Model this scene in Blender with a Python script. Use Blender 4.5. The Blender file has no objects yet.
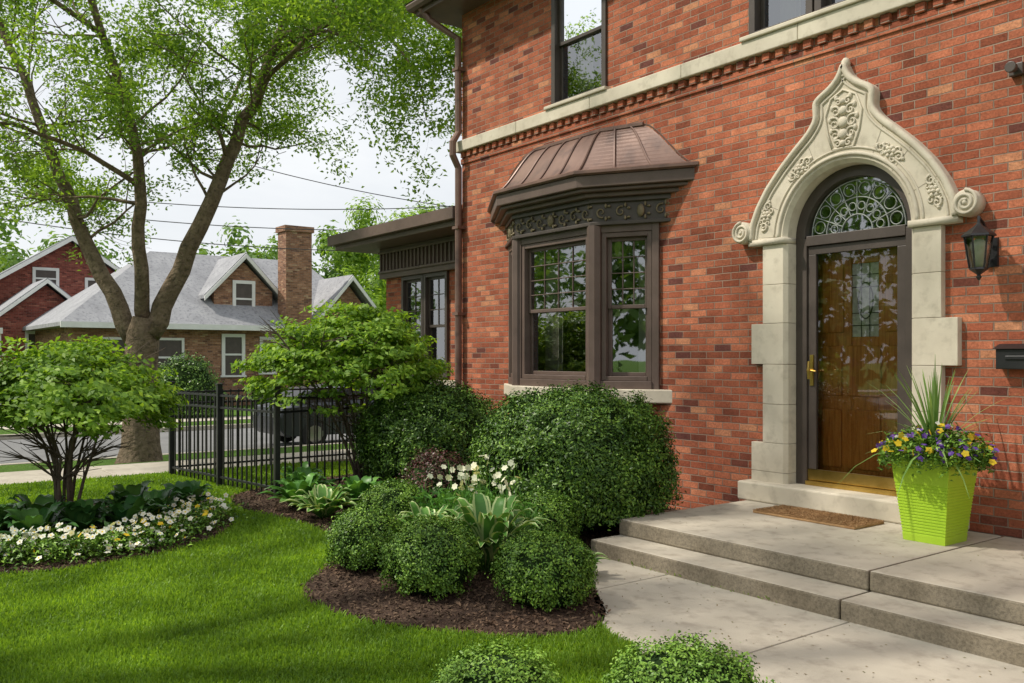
import bpy, math, random
import numpy as np
from mathutils import Vector
random.seed(7); rng=np.random.default_rng(7)
sc=bpy.context.scene
H=1.62; FX=897.0
Fv=np.array([-math.sin(math.radians(53)),math.cos(math.radians(53))]); Rv=np.array([math.cos(math.radians(53)),math.sin(math.radians(53))])
# ------------------------------------------------------------ materials
def nn(nt,t,**k):
    n=nt.nodes.new(t)
    for a,b in k.items():
        if a in n.inputs: n.inputs[a].default_value=b
        else: setattr(n,a,b)
    return n
def base(name):
    m=bpy.data.materials.new(name); m.use_nodes=True; nt=m.node_tree
    return m,nt,nt.nodes['Principled BSDF'],nt.nodes['Material Output']
def c4(c): return (c[0],c[1],c[2],1)
def ramp(nt,fac,stops):
    r=nt.nodes.new('ShaderNodeValToRGB'); e=r.color_ramp.elements
    while len(e)<len(stops): e.new(0.5)
    for i,(p,c) in enumerate(stops): e[i].position=p; e[i].color=c4(c)
    nt.links.new(fac,r.inputs[0]); return r.outputs[0]
def noise(nt,scale,detail=4,rough=.6,vec=None,dist=0):
    n=nn(nt,'ShaderNodeTexNoise'); n.inputs['Scale'].default_value=scale; n.inputs['Detail'].default_value=detail
    n.inputs['Roughness'].default_value=rough; n.inputs['Distortion'].default_value=dist
    if vec is None:
        t=nt.nodes.new('ShaderNodeTexCoord'); vec=t.outputs['Object']
    nt.links.new(vec,n.inputs['Vector']); return n.outputs['Fac']
def mixc(nt,fac,a,b,mode='MIX'):
    m=nt.nodes.new('ShaderNodeMix'); m.data_type='RGBA'; m.blend_type=mode
    for s,v in ((m.inputs[0],fac),(m.inputs[6],a),(m.inputs[7],b)):
        if isinstance(v,(int,float)): s.default_value=v
        elif isinstance(v,tuple): s.default_value=c4(v)
        else: nt.links.new(v,s)
    return m.outputs[2]
def bump(nt,bs,h,strength=.3,dist=.01):
    b=nt.nodes.new('ShaderNodeBump'); b.inputs['Strength'].default_value=strength; b.inputs['Distance'].default_value=dist
    nt.links.new(h,b.inputs['Height']); nt.links.new(b.outputs[0],bs.inputs['Normal'])
def mat_noise(name,c1,c2,scale=5,rough=.8,bs_=.3,bscale=60,bdist=.005,metal=0,spec=.5,c3=None,scale3=40,island=0,sidec=None,t3=(.5,.72)):
    m,nt,b,o=base(name)
    f=noise(nt,scale); col=ramp(nt,f,[(.32,c1),(.68,c2)])
    if c3: 
        f3=noise(nt,scale3,3); g=ramp(nt,f3,[(t3[0],(0,0,0)),(t3[1],(1,1,1))]); col=mixc(nt,g,col,c3)
    if island:
        g=nt.nodes.new('ShaderNodeNewGeometry'); col=mixc(nt,1.0,col,ramp(nt,g.outputs['Random Per Island'],[(0,(1-island,)*3),(1,(1+island,1+island*.9,1+island*.8))]),'MULTIPLY')
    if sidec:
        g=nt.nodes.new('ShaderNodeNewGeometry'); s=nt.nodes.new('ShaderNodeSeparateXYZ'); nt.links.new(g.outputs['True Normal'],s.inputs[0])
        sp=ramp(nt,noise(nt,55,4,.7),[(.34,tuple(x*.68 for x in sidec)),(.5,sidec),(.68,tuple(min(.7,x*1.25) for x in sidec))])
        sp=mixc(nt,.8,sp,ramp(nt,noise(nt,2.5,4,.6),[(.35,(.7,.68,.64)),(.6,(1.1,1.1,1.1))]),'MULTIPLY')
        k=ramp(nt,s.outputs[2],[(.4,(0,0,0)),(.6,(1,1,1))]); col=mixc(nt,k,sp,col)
    nt.links.new(col,b.inputs['Base Color']); b.inputs['Roughness'].default_value=rough; b.inputs['Metallic'].default_value=metal
    b.inputs['Specular IOR Level'].default_value=spec
    if bs_>0: bump(nt,b,noise(nt,bscale,3),bs_,bdist)
    return m
def mat_brick(name,ca,cb,cc,mortar,bw=.208,rh=.070):
    m,nt,b,o=base(name)
    uv=nt.nodes.new('ShaderNodeUVMap'); v=uv.outputs[0]
    t=nt.nodes.new('ShaderNodeTexBrick'); t.offset=.5
    t.inputs['Scale'].default_value=1; t.inputs['Brick Width'].default_value=bw; t.inputs['Row Height'].default_value=rh
    t.inputs['Mortar Size'].default_value=.006; t.inputs['Mortar Smooth'].default_value=.5; t.inputs['Bias'].default_value=0
    t.inputs['Color1'].default_value=(0,0,0,1); t.inputs['Color2'].default_value=(1,1,1,1); t.inputs['Mortar'].default_value=(0,0,0,1)
    wob=nt.nodes.new('ShaderNodeVectorMath'); wob.operation='MULTIPLY_ADD'
    nz=nt.nodes.new('ShaderNodeTexNoise'); nz.inputs['Scale'].default_value=16; nz.inputs['Detail'].default_value=3; nt.links.new(v,nz.inputs['Vector'])
    nt.links.new(nz.outputs['Color'],wob.inputs[0]); wob.inputs[1].default_value=(.010,.009,0); nt.links.new(v,wob.inputs[2]); nt.links.new(wob.outputs[0],t.inputs['Vector'])
    big=noise(nt,.8,4,.6,v); mid=noise(nt,7,3,.6,v); fine=noise(nt,50,4,.75,v)
    sepc=ramp(nt,t.outputs['Color'],[(0,cc),(.07,tuple(x*.6 for x in ca)),(.18,ca),(.42,cb),(.60,tuple(x*.78 for x in ca)),(.78,ca),(.92,tuple(x*1.2 for x in cb)),(1,(cb[0]*1.15,cb[1]*1.5,cb[2]*1.5))])
    bc=mixc(nt,.75,sepc,ramp(nt,big,[(.3,(.70,.62,.62)),(.7,(1.2,1.17,1.15))]),'MULTIPLY')
    bc=mixc(nt,.7,bc,ramp(nt,mid,[(.3,(.72,.66,.66)),(.65,(1.14,1.14,1.14))]),'MULTIPLY')
    bc=mixc(nt,.85,bc,ramp(nt,fine,[(.3,(.5,.5,.5)),(.7,(1.35,1.35,1.35))]),'MULTIPLY')
    mort=ramp(nt,noise(nt,3,4,.6,v),[(.3,tuple(x*.6 for x in mortar)),(.7,mortar)])
    col=mixc(nt,t.outputs['Fac'],bc,mort)
    nt.links.new(col,b.inputs['Base Color']); b.inputs['Roughness'].default_value=.9; b.inputs['Specular IOR Level'].default_value=.25
    inv=nt.nodes.new('ShaderNodeMath'); inv.operation='MULTIPLY_ADD'; inv.inputs[1].default_value=-1; inv.inputs[2].default_value=1
    nt.links.new(t.outputs['Fac'],inv.inputs[0])
    ad=nt.nodes.new('ShaderNodeMath'); ad.operation='MULTIPLY_ADD'; ad.inputs[1].default_value=.5
    nt.links.new(fine,ad.inputs[0]); nt.links.new(inv.outputs[0],ad.inputs[2])
    bump(nt,b,ad.outputs[0],.9,.010); return m
def mat_leaf(name,cols,transl=.3,rough=.5,nscale=2.0,lo=.68):
    m,nt,b,o=base(name)
    g=nt.nodes.new('ShaderNodeNewGeometry')
    col=ramp(nt,g.outputs['Random Per Island'],[(i/(len(cols)-1),c) for i,c in enumerate(cols)])
    big=noise(nt,nscale,2); col=mixc(nt,1.0,col,ramp(nt,big,[(.34,(lo,lo*1.08,lo)),(.66,(1.25,1.2,1.1))]),'MULTIPLY')
    nt.links.new(col,b.inputs['Base Color']); b.inputs['Roughness'].default_value=rough; b.inputs['Specular IOR Level'].default_value=.3
    if transl>0:
        tr=nt.nodes.new('ShaderNodeBsdfTranslucent'); mx=nt.nodes.new('ShaderNodeMixShader'); mx.inputs[0].default_value=transl
        c2=mixc(nt,1.0,col,(1.6,1.5,.6),'MULTIPLY'); nt.links.new(c2,tr.inputs[0])
        nt.links.new(b.outputs[0],mx.inputs[1]); nt.links.new(tr.outputs[0],mx.inputs[2]); nt.links.new(mx.outputs[0],o.inputs[0])
    return m
def mat_glass(name,tint=(.75,.8,.78),refl=.22):
    m,nt,b,o=base(name); nt.nodes.remove(b)
    tr=nt.nodes.new('ShaderNodeBsdfTransparent'); tr.inputs[0].default_value=c4(tint)
    gl=nt.nodes.new('ShaderNodeBsdfGlossy'); gl.inputs['Roughness'].default_value=.015; gl.inputs[0].default_value=(.95,.97,1,1)
    fr=nt.nodes.new('ShaderNodeFresnel'); fr.inputs[0].default_value=1.5
    ad=nt.nodes.new('ShaderNodeMath'); ad.operation='ADD'; ad.inputs[1].default_value=refl; ad.use_clamp=True
    nt.links.new(fr.outputs[0],ad.inputs[0])
    bp=nt.nodes.new('ShaderNodeBump'); bp.inputs['Strength'].default_value=.04; bp.inputs['Distance'].default_value=.02
    nt.links.new(noise(nt,2.2,1),bp.inputs['Height']); nt.links.new(bp.outputs[0],gl.inputs['Normal'])
    mx=nt.nodes.new('ShaderNodeMixShader'); nt.links.new(ad.outputs[0],mx.inputs[0])
    nt.links.new(tr.outputs[0],mx.inputs[1]); nt.links.new(gl.outputs[0],mx.inputs[2]); nt.links.new(mx.outputs[0],o.inputs[0]); return m
M={}
M['brick']=mat_brick('red_brick',(.42,.128,.068),(.50,.182,.098),(.15,.055,.045),(.40,.285,.215))
M['brick_tan']=mat_brick('tan_brick',(.32,.17,.10),(.40,.23,.14),(.16,.09,.07),(.36,.30,.25))
M['brick_red2']=mat_brick('dark_red_brick',(.30,.085,.065),(.36,.12,.085),(.16,.05,.04),(.28,.2,.17))
M['stone']=mat_noise('limestone',(.56,.50,.395),(.67,.61,.49),2.5,.85,.3,90,.004,c3=(.45,.40,.31),scale3=9,island=.07,t3=(.52,.8))
M['mortar']=mat_noise('stone_joint',(.26,.22,.17),(.32,.28,.22),8,.95,.1)
M['conc']=mat_noise('concrete',(.40,.36,.29),(.52,.475,.39),1.1,.9,.4,120,.003,c3=(.35,.31,.25),scale3=7,island=.06)
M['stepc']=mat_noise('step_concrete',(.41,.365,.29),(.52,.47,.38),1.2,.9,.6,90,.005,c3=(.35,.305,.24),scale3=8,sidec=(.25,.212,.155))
M['bronze']=mat_noise('bronze_trim',(.055,.042,.035),(.08,.062,.052),4,.45,.1,60)
M['brown']=mat_noise('brown_painted_trim',(.10,.068,.055),(.145,.10,.082),3,.5,.1,60)
M['copper']=mat_noise('aged_copper',(.165,.098,.078),(.235,.145,.115),2.5,.42,.15,12,.01,metal=.25,c3=(.11,.07,.06),scale3=4)
M['glass']=mat_glass('window_glass'); M['sglass']=mat_glass('storm_glass',(.90,.90,.88),.08)
M['brass']=mat_noise('brass',(.55,.36,.09),(.75,.52,.16),6,.3,.05,30,metal=1)
M['iron']=mat_noise('black_iron',(.012,.012,.013),(.022,.022,.024),8,.4,.1,80)
M['lime']=mat_noise('lime_glazed_pot',(.34,.55,.025),(.41,.63,.04),1.5,.35,.05,30)
M['coir']=mat_noise('coir_mat',(.36,.20,.085),(.52,.32,.15),18,.95,1,180,.01)
M['mulch']=mat_noise('mulch',(.045,.028,.02),(.10,.062,.043),25,.95,1,60,.03,spec=.2)
M['chip']=mat_leaf('bark_chips',[(.04,.024,.016),(.10,.062,.042),(.17,.11,.075),(.06,.038,.026)],0,.9)
M['grassg']=mat_noise('lawn_soil',(.085,.165,.028),(.13,.235,.04),1.2,.95,1,150,.03,spec=.1,c3=(.06,.12,.02),scale3=22)
M['blade']=mat_leaf('grass_blades',[(.12,.225,.022),(.19,.34,.036),(.26,.42,.055),(.14,.27,.026)],.4,.5,1.3,.62)
M['box']=mat_leaf('boxwood_leaves',[(.05,.12,.016),(.09,.20,.024),(.16,.30,.034),(.24,.40,.055)],0,.45,5,.6)
M['boxl']=mat_leaf('light_boxwood_leaves',[(.09,.19,.025),(.15,.29,.036),(.21,.37,.055),(.27,.43,.07)],0,.45,3)
M['yew']=mat_leaf('dense_shrub_leaves',[(.03,.08,.015),(.06,.14,.02),(.11,.215,.03),(.19,.33,.045)],0,.42,4,.58)
M['vib']=mat_leaf('viburnum_leaves',[(.10,.21,.022),(.16,.30,.034),(.24,.40,.045),(.31,.47,.065)],.42,.5,3,.62)
M['tree']=mat_leaf('tree_leaves',[(.10,.20,.028),(.16,.29,.042),(.23,.38,.06),(.30,.45,.08)],.5,.5,.5)
M['far']=mat_leaf('far_leaves',[(.10,.20,.045),(.15,.27,.055),(.21,.35,.08)],.3,.6,.3)
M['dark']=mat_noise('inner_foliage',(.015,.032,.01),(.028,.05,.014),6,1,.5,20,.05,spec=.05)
M['hosta']=mat_leaf('hosta_leaves',[(.07,.19,.04),(.10,.25,.05),(.15,.32,.065)],.15,.4,4)
M['hedge']=mat_leaf('hosta_pale_margin',[(.40,.50,.22),(.50,.58,.30)],.15,.4,4)
M['hostad']=mat_leaf('dark_hosta_leaves',[(.03,.10,.03),(.055,.15,.04),(.09,.2,.055)],.15,.35,4)
M['burg']=mat_leaf('burgundy_leaves',[(.07,.02,.025),(.11,.035,.035),(.07,.09,.03)],0,.4,4)
M['white']=mat_leaf('white_petals',[(.78,.78,.74),(.84,.84,.82)],.2,.6)
M['cream']=mat_leaf('cream_petals',[(.76,.75,.58),(.82,.81,.7)],.2,.6)
M['yellow']=mat_leaf('yellow_petals',[(.75,.5,.02),(.85,.62,.04)],.2,.6)
M['purple']=mat_leaf('purple_petals',[(.09,.03,.3),(.16,.06,.42),(.22,.1,.5)],.2,.6)
M['bark']=mat_noise('tree_bark',(.14,.105,.07),(.26,.20,.14),5,.95,1,14,.06,spec=.1,c3=(.085,.068,.05),scale3=12)
M['stem']=mat_noise('shrub_stem',(.07,.05,.037),(.13,.095,.07),20,.9,.4,60)
M['asph']=mat_noise('asphalt',(.15,.15,.15),(.2,.2,.197),.8,.9,.4,200,.004)
M['shing']=mat_noise('gray_shingles',(.25,.255,.27),(.35,.355,.37),1.2,.9,.5,25,.02,c3=(.18,.18,.20),scale3=8)
M['shbr']=mat_noise('brown_shingles',(.12,.09,.08),(.18,.14,.12),2,.9,.5,25,.02)
M['wtrim']=mat_noise('white_trim',(.68,.68,.66),(.78,.78,.76),2,.6,.05,40)
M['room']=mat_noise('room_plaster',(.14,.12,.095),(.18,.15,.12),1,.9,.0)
M['curt']=mat_noise('curtain',(.5,.47,.4),(.6,.56,.5),3,.9,.2,20)
M['orn']=mat_noise('bronze_ornament',(.16,.12,.07),(.24,.19,.11),20,.6,.3,60)
M['lead']=mat_noise('lead_came',(.30,.33,.31),(.42,.45,.42),10,.5,.0)
M['car']=mat_noise('car_paint',(.06,.065,.075),(.07,.075,.085),1,.25,0,metal=.4)
M['tire']=mat_noise('tire_rubber',(.015,.015,.015),(.025,.025,.025),5,.8,.1)
M['chrome']=mat_noise('wheel_alloy',(.4,.4,.42),(.5,.5,.52),5,.3,0,metal=.9)
M['frost']=mat_noise('lamp_glass',(.60,.60,.56),(.70,.69,.64),4,.15,.1,20)
M['lglass']=mat_noise('leaded_door_glass',(.38,.42,.38),(.62,.66,.6),25,.12,.4,40,.01)
M['lgreen']=mat_leaf('spike_leaves',[(.13,.27,.06),(.22,.38,.12),(.30,.45,.17)],.3,.4,5)
M['litter']=mat_leaf('fallen_leaf_litter',[(.16,.17,.05),(.22,.16,.07),(.12,.09,.05)],0,.8,5)
def mat_wood():
    m,nt,b,o=base('varnished_oak')
    t=nt.nodes.new('ShaderNodeTexCoord'); mp=nt.nodes.new('ShaderNodeMapping'); mp.inputs['Scale'].default_value=(14,14,.9)
    nt.links.new(t.outputs['Object'],mp.inputs[0]); f=noise(nt,3,6,.65,mp.outputs[0],.6)
    col=ramp(nt,f,[(.25,(.26,.08,.014)),(.5,(.54,.20,.038)),(.75,(.68,.29,.065))]); nt.links.new(col,b.inputs['Base Color'])
    b.inputs['Roughness'].default_value=.25; bump(nt,b,f,.15,.003); return m
M['wood']=mat_wood()
# ------------------------------------------------------------ mesh tools
class MB:
    def __init__(s): s.v=[];s.f=[];s.m=[]
    def add(s,vs,fs,m=0):
        o=len(s.v); s.v+=[tuple(v) for v in vs]; s.f+=[tuple(i+o for i in f) for f in fs]; s.m+=[m]*len(fs)
    def box(s,x0,x1,y0,y1,z0,z1,m=0):
        s.add([(x0,y0,z0),(x1,y0,z0),(x1,y1,z0),(x0,y1,z0),(x0,y0,z1),(x1,y0,z1),(x1,y1,z1),(x0,y1,z1)],
          [(0,3,2,1),(4,5,6,7),(0,1,5,4),(1,2,6,5),(2,3,7,6),(3,0,4,7)],m)
    def prism(s,poly,z0,z1,m=0):
        n=len(poly); s.add([(x,y,z0) for x,y in poly]+[(x,y,z1) for x,y in poly],
          [tuple(range(n))[::-1],tuple(range(n,2*n))]+[(i,(i+1)%n,n+(i+1)%n,n+i) for i in range(n)],m)
    def extr(s,poly,a0,a1,axis='y',m=0):
        n=len(poly)
        P=(lambda p,a:(p[0],a,p[1])) if axis=='y' else (lambda p,a:(a,p[0],p[1]))
        s.add([P(p,a0) for p in poly]+[P(p,a1) for p in poly],[tuple(range(n))[::-1],tuple(range(n,2*n))]+[(i,(i+1)%n,n+(i+1)%n,n+i) for i in range(n)],m)
    def tube(s,pts,rad,n=6,m=0,cap=True):
        pts=[Vector(p) for p in pts]; k=len(pts)
        if not hasattr(rad,'__len__'): rad=[rad]*k
        vs=[];fs=[]; prev=None
        for i,p in enumerate(pts):
            t=(pts[min(i+1,k-1)]-pts[max(i-1,0)]); t=t.normalized() if t.length>1e-9 else Vector((0,0,1))
            if prev is None: a=Vector((0,0,1)) if abs(t.z)<.9 else Vector((1,0,0)); a=(a-t*a.dot(t)).normalized()
            else: a=(prev-t*prev.dot(t)); a=a.normalized() if a.length>1e-6 else t.orthogonal().normalized()
            prev=a; b=t.cross(a)
            for j in range(n):
                th=2*math.pi*j/n; vs.append(p+(a*math.cos(th)+b*math.sin(th))*rad[i])
        for i in range(k-1):
            for j in range(n): fs.append((i*n+j,i*n+(j+1)%n,(i+1)*n+(j+1)%n,(i+1)*n+j))
        if cap: fs.append(tuple(range(n))[::-1]); fs.append(tuple(range((k-1)*n,k*n)))
        s.add(vs,fs,m)
    def lathe(s,prof,c,n=16,m=0,axis='z'):
        vs=[];fs=[];k=len(prof)
        for r,z in prof:
            for j in range(n):
                th=2*math.pi*(j+.5)/n
                if axis=='z': vs.append((c[0]+r*math.cos(th),c[1]+r*math.sin(th),c[2]+z))
                elif axis=='y': vs.append((c[0]+r*math.cos(th),c[1]+z,c[2]+r*math.sin(th)))
                else: vs.append((c[0]+z,c[1]+r*math.cos(th),c[2]+r*math.sin(th)))
        for i in range(k-1):
            for j in range(n): fs.append((i*n+j,i*n+(j+1)%n,(i+1)*n+(j+1)%n,(i+1)*n+j))
        fs.append(tuple(range(n))[::-1]); fs.append(tuple(range((k-1)*n,k*n))); s.add(vs,fs,m)
    def blob(s,c,r,m=0,n=10):
        prof=[(math.sin(math.pi*i/6)*1.0,-math.cos(math.pi*i/6)) for i in range(7)]
        vs=[];fs=[]
        for a,b in prof:
            for j in range(n):
                th=2*math.pi*j/n; vs.append((c[0]+r[0]*max(a,.01)*math.cos(th),c[1]+r[1]*max(a,.01)*math.sin(th),c[2]+r[2]*b))
        for i in range(6):
            for j in range(n): fs.append((i*n+j,i*n+(j+1)%n,(i+1)*n+(j+1)%n,(i+1)*n+j))
        s.add(vs,fs,m)
    def fb(s,F,u0,u1,z0,z1,d0,d1,m=0):
        p,t,n=F
        def P(u,z,d): return (p[0]+t[0]*u+n[0]*d,p[1]+t[1]*u+n[1]*d,z)
        s.add([P(u0,z0,d0),P(u1,z0,d0),P(u1,z0,d1),P(u0,z0,d1),P(u0,z1,d0),P(u1,z1,d0),P(u1,z1,d1),P(u0,z1,d1)],
          [(0,3,2,1),(4,5,6,7),(0,1,5,4),(1,2,6,5),(2,3,7,6),(3,0,4,7)],m)
def empty(name,loc=(0,0,0)):
    e=bpy.data.objects.new(name,None); sc.collection.objects.link(e); e.empty_display_size=.2; return e
def make(name,mb,mats,parent=None,bevel=0,smooth=False,recalc=True):
    me=bpy.data.meshes.new(name); me.from_pydata(mb.v,[],mb.f); 
    if not isinstance(mats,(list,tuple)): mats=[mats]
    for k in mats: me.materials.append(M[k])
    me.polygons.foreach_set('material_index',mb.m)
    if recalc:
        import bmesh
        bm=bmesh.new(); bm.from_mesh(me); bmesh.ops.recalc_face_normals(bm,faces=bm.faces); bm.to_mesh(me); bm.free()
    me.update()
    uvl=me.uv_layers.new(name='UVMap')
    for p in me.polygons:
        n=p.normal
        if abs(n.z)>.8: f=lambda v:(v.x,v.y)
        else:
            l=math.hypot(n.x,n.y); tx,ty=(-n.y/l,n.x/l) if l>1e-9 else (1,0)
            if abs(tx)>abs(ty):
                if tx<0: tx,ty=-tx,-ty
            elif ty<0: tx,ty=-tx,-ty
            f=lambda v,tx=tx,ty=ty:(v.x*tx+v.y*ty,v.z)
        for li in p.loop_indices: uvl.data[li].uv=f(me.vertices[me.loops[li].vertex_index].co)
    if smooth: me.polygons.foreach_set('use_smooth',[True]*len(me.polygons))
    o=bpy.data.objects.new(name,me); sc.collection.objects.link(o)
    if parent: o.parent=parent
    if bevel:
        b=o.modifiers.new('Bevel','BEVEL'); b.width=bevel; b.segments=2; b.limit_method='ANGLE'
    return o
def quads_obj(name,V,mat,parent=None):
    n=len(V); me=bpy.data.meshes.new(name); me.vertices.add(n*4); me.vertices.foreach_set('co',V.reshape(-1).astype(np.float32))
    me.loops.add(n*4); me.loops.foreach_set('vertex_index',np.arange(n*4,dtype=np.int32))
    me.polygons.add(n); me.polygons.foreach_set('loop_start',np.arange(0,n*4,4,dtype=np.int32)); me.polygons.foreach_set('loop_total',np.full(n,4,dtype=np.int32))
    me.materials.append(M[mat]); me.update(calc_edges=True); me.validate()
    o=bpy.data.objects.new(name,me); sc.collection.objects.link(o)
    if parent: o.parent=parent
    return o
def norm(a): return a/np.maximum(np.linalg.norm(a,axis=-1,keepdims=True),1e-9)
def leafquads(P,Nrm,L,W,fold=.15):
    n=len(P); Nrm=norm(Nrm); r=rng.normal(size=(n,3)); t=norm(np.cross(Nrm,r)); s=np.cross(Nrm,t)
    L=(np.asarray(L)*rng.uniform(.7,1.3,n))[:,None]; W=(np.asarray(W)*rng.uniform(.8,1.2,n))[:,None]
    return np.stack([P-t*L/2-Nrm*L*fold,P+s*W/2-t*L*.05,P+t*L/2-Nrm*L*fold,P-s*W/2-t*L*.05],1)
def inpoly(x,y,poly):
    r=np.zeros(len(x),bool); n=len(poly); j=n-1
    for i in range(n):
        xi,yi=poly[i]; xj,yj=poly[j]
        c=((yi>y)!=(yj>y))&(x<(xj-xi)*(y-yi)/((yj-yi)+1e-12)+xi); r^=c; j=i
    return r
def smoothpoly(poly,it=3):
    for _ in range(it):
        q=[]
        for i in range(len(poly)):
            a=poly[i]; b=poly[(i+1)%len(poly)]
            q+=[(a[0]*.75+b[0]*.25,a[1]*.75+b[1]*.25),(a[0]*.25+b[0]*.75,a[1]*.25+b[1]*.75)]
        poly=q
    return poly
# ------------------------------------------------------------ ground
def gz(x):
    t=min(max((-14.3-x)/3,0),1); return -.45*(t*t*(3-2*t))
RX0,RX1=-27.0,-19.7
xs=[-400,-120,-60,-40,-30,RX0-.16,RX0-.15]+[RX1+.15,RX1+.16]+[-18]+list(np.arange(-17.3,-14.2,.3))+[-14,-8,-4,0,10,60,200]
mb=MB(); ys=[-300,-60,-20,0,10,30,80,300]
zs=[gz(x) for x in xs]; zs[6]=-.75; zs[7]=-.75
for j,y in enumerate(ys):
    for i,x in enumerate(xs): mb.v.append((x,y,zs[i]))
n=len(xs)
for j in range(len(ys)-1):
    for i in range(n-1): mb.f.append((j*n+i,j*n+i+1,(j+1)*n+i+1,(j+1)*n+i)); mb.m.append(0)
make('ground',mb,'grassg',recalc=False)
mb=MB(); mb.box(RX0,RX1,-150,150,-.7,-.57); make('road',mb,'asph')
mb=MB()
for x in (RX0-.15,RX1):
    for k in range(-60,60): mb.box(x,x+.15,k*2.5,k*2.5+2.49,-.72,-.435)
make('kerb',mb,'conc',bevel=.015)
mb=MB()
for k in range(-60,60):
    y0=k*1.5; y1=y0+1.485; mb.box(-14.1,-12.75,y0,y1,-.05,.03); mb.box(-30.4,-29,y0,y1,-.5,-.43)
make('sidewalk',mb,'conc',bevel=.008)
# ------------------------------------------------------------ beds
bed1=smoothpoly([(-3.8,3.62),(-4.1,3.0),(-4.74,2.6),(-5.4,2.4),(-5.9,2.6),(-6.3,3.0),(-6.9,3.4),(-7.9,3.65),(-8.8,3.45),(-9.7,3.4),(-10.4,3.8),(-10.9,4.8),(-11.3,7.55),(-11.2,7.58),(-8,7.4),(-5.44,7.1),(-5.44,7.0),(-5.44,4.9),(-5.4,4.8),(-4.7,4.25)],2)
bed2=[(-9.15+1.75*math.cos(a),1.55+1.6*math.sin(a)) for a in np.linspace(0,2*math.pi,48,endpoint=False)]
for nm,poly in (('mulch_bed',bed1),('mulch_bed',bed2)):
    e=empty(nm); mb=MB(); mb.prism(poly,-.03,.03); make('mulch',mb,'mulch',e)
    P=np.array(poly); lo=P.min(0); hi=P.max(0); k=int((hi-lo).prod()*1500)
    x=rng.uniform(lo[0],hi[0],k); y=rng.uniform(lo[1],hi[1],k); ok=inpoly(x+rng.normal(0,.02,k),y+rng.normal(0,.02,k),poly); x=x[ok];y=y[ok]; k=len(x)
    p=np.stack([x,y,rng.uniform(.03,.05,k)],1); nr=rng.normal(size=(k,3))*.5+np.array([0,0,1])
    quads_obj('bark_chips',leafquads(p,nr,.035,.014,.02),'chip',e)
walk=[(-5.42,4.87),(-4.75,4.2),(-3.85,3.58),(-3.4,3.46),(8,3.46),(8,4.87)]
e=empty('concrete_walkway'); mb=MB()
mb.prism([(-5.3,4.865),(-4.72,4.22),(-4.56,4.1),(-4.56,4.865)],-.05,.03); mb.prism([(-4.55,4.865),(-4.55,4.09),(-3.9,3.62),(-3.4,3.46),(-3.09,3.46),(-3.09,4.865)],-.05,.03)
x=-3.08
while x<8: mb.box(x,x+1.49,3.46,4.865,-.05,.03); x+=1.5
make('walk_slabs',mb,'conc',e,bevel=.008)
# litter
k=260; x=np.r_[rng.uniform(-4.9,0,k),rng.uniform(-5.2,-1,70)]; y=np.r_[rng.uniform(3.5,4.85,k),rng.uniform(5.25,6.9,70)]; z=np.r_[np.full(k,.034),np.full(70,.285)]
ok=inpoly(x,y,walk)|(y>5.2); p=np.stack([x,y,z],1)[ok]; quads_obj('fallen_leaves',leafquads(p,rng.normal(0,.15,(len(p),3))+np.array([0,0,1]),.018,.009,.05),'litter')
# grass blades
k=540000
d=np.exp(rng.uniform(math.log(3.3),math.log(13.5),k)); u=rng.uniform(-.70,.30,k)
x=d*(Fv[0]+u*Rv[0]); y=d*(Fv[1]+u*Rv[1])
edge=rng.normal(0,.03,(2,k))
ok=(x>-12.74)&~inpoly(x+edge[0]*.6,y+edge[1]*.6,bed1)&~inpoly(x+edge[0]*.6,y+edge[1]*.6,bed2)&~inpoly(x,y,walk)&(y<6.5)&~((x>-5.5)&(y>3.42)&(x>-3.5))
x=x[ok];y=y[ok];d=d[ok];k=len(x)
z=np.zeros(k); ang=rng.uniform(0,2*math.pi,k); w=(.002+.0007*d)*rng.uniform(.7,1.3,k); h=rng.uniform(.025,.06,k)*(1+.2*np.sin(x*5)*np.sin(y*4.3))
lean=rng.normal(0,.02,(k,2)); tx=np.cos(ang)*w; ty=np.sin(ang)*w
V=np.zeros((k,4,3)); V[:,0]=np.stack([x-tx,y-ty,z],1); V[:,1]=np.stack([x+tx,y+ty,z],1)
V[:,2]=np.stack([x+tx*.5+lean[:,0],y+ty*.5+lean[:,1],z+h],1); V[:,3]=np.stack([x-tx*.3+lean[:,0]*.9,y-ty*.3+lean[:,1]*.9,z+h*.97],1)
quads_obj('lawn_grass',V,'blade')
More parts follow.
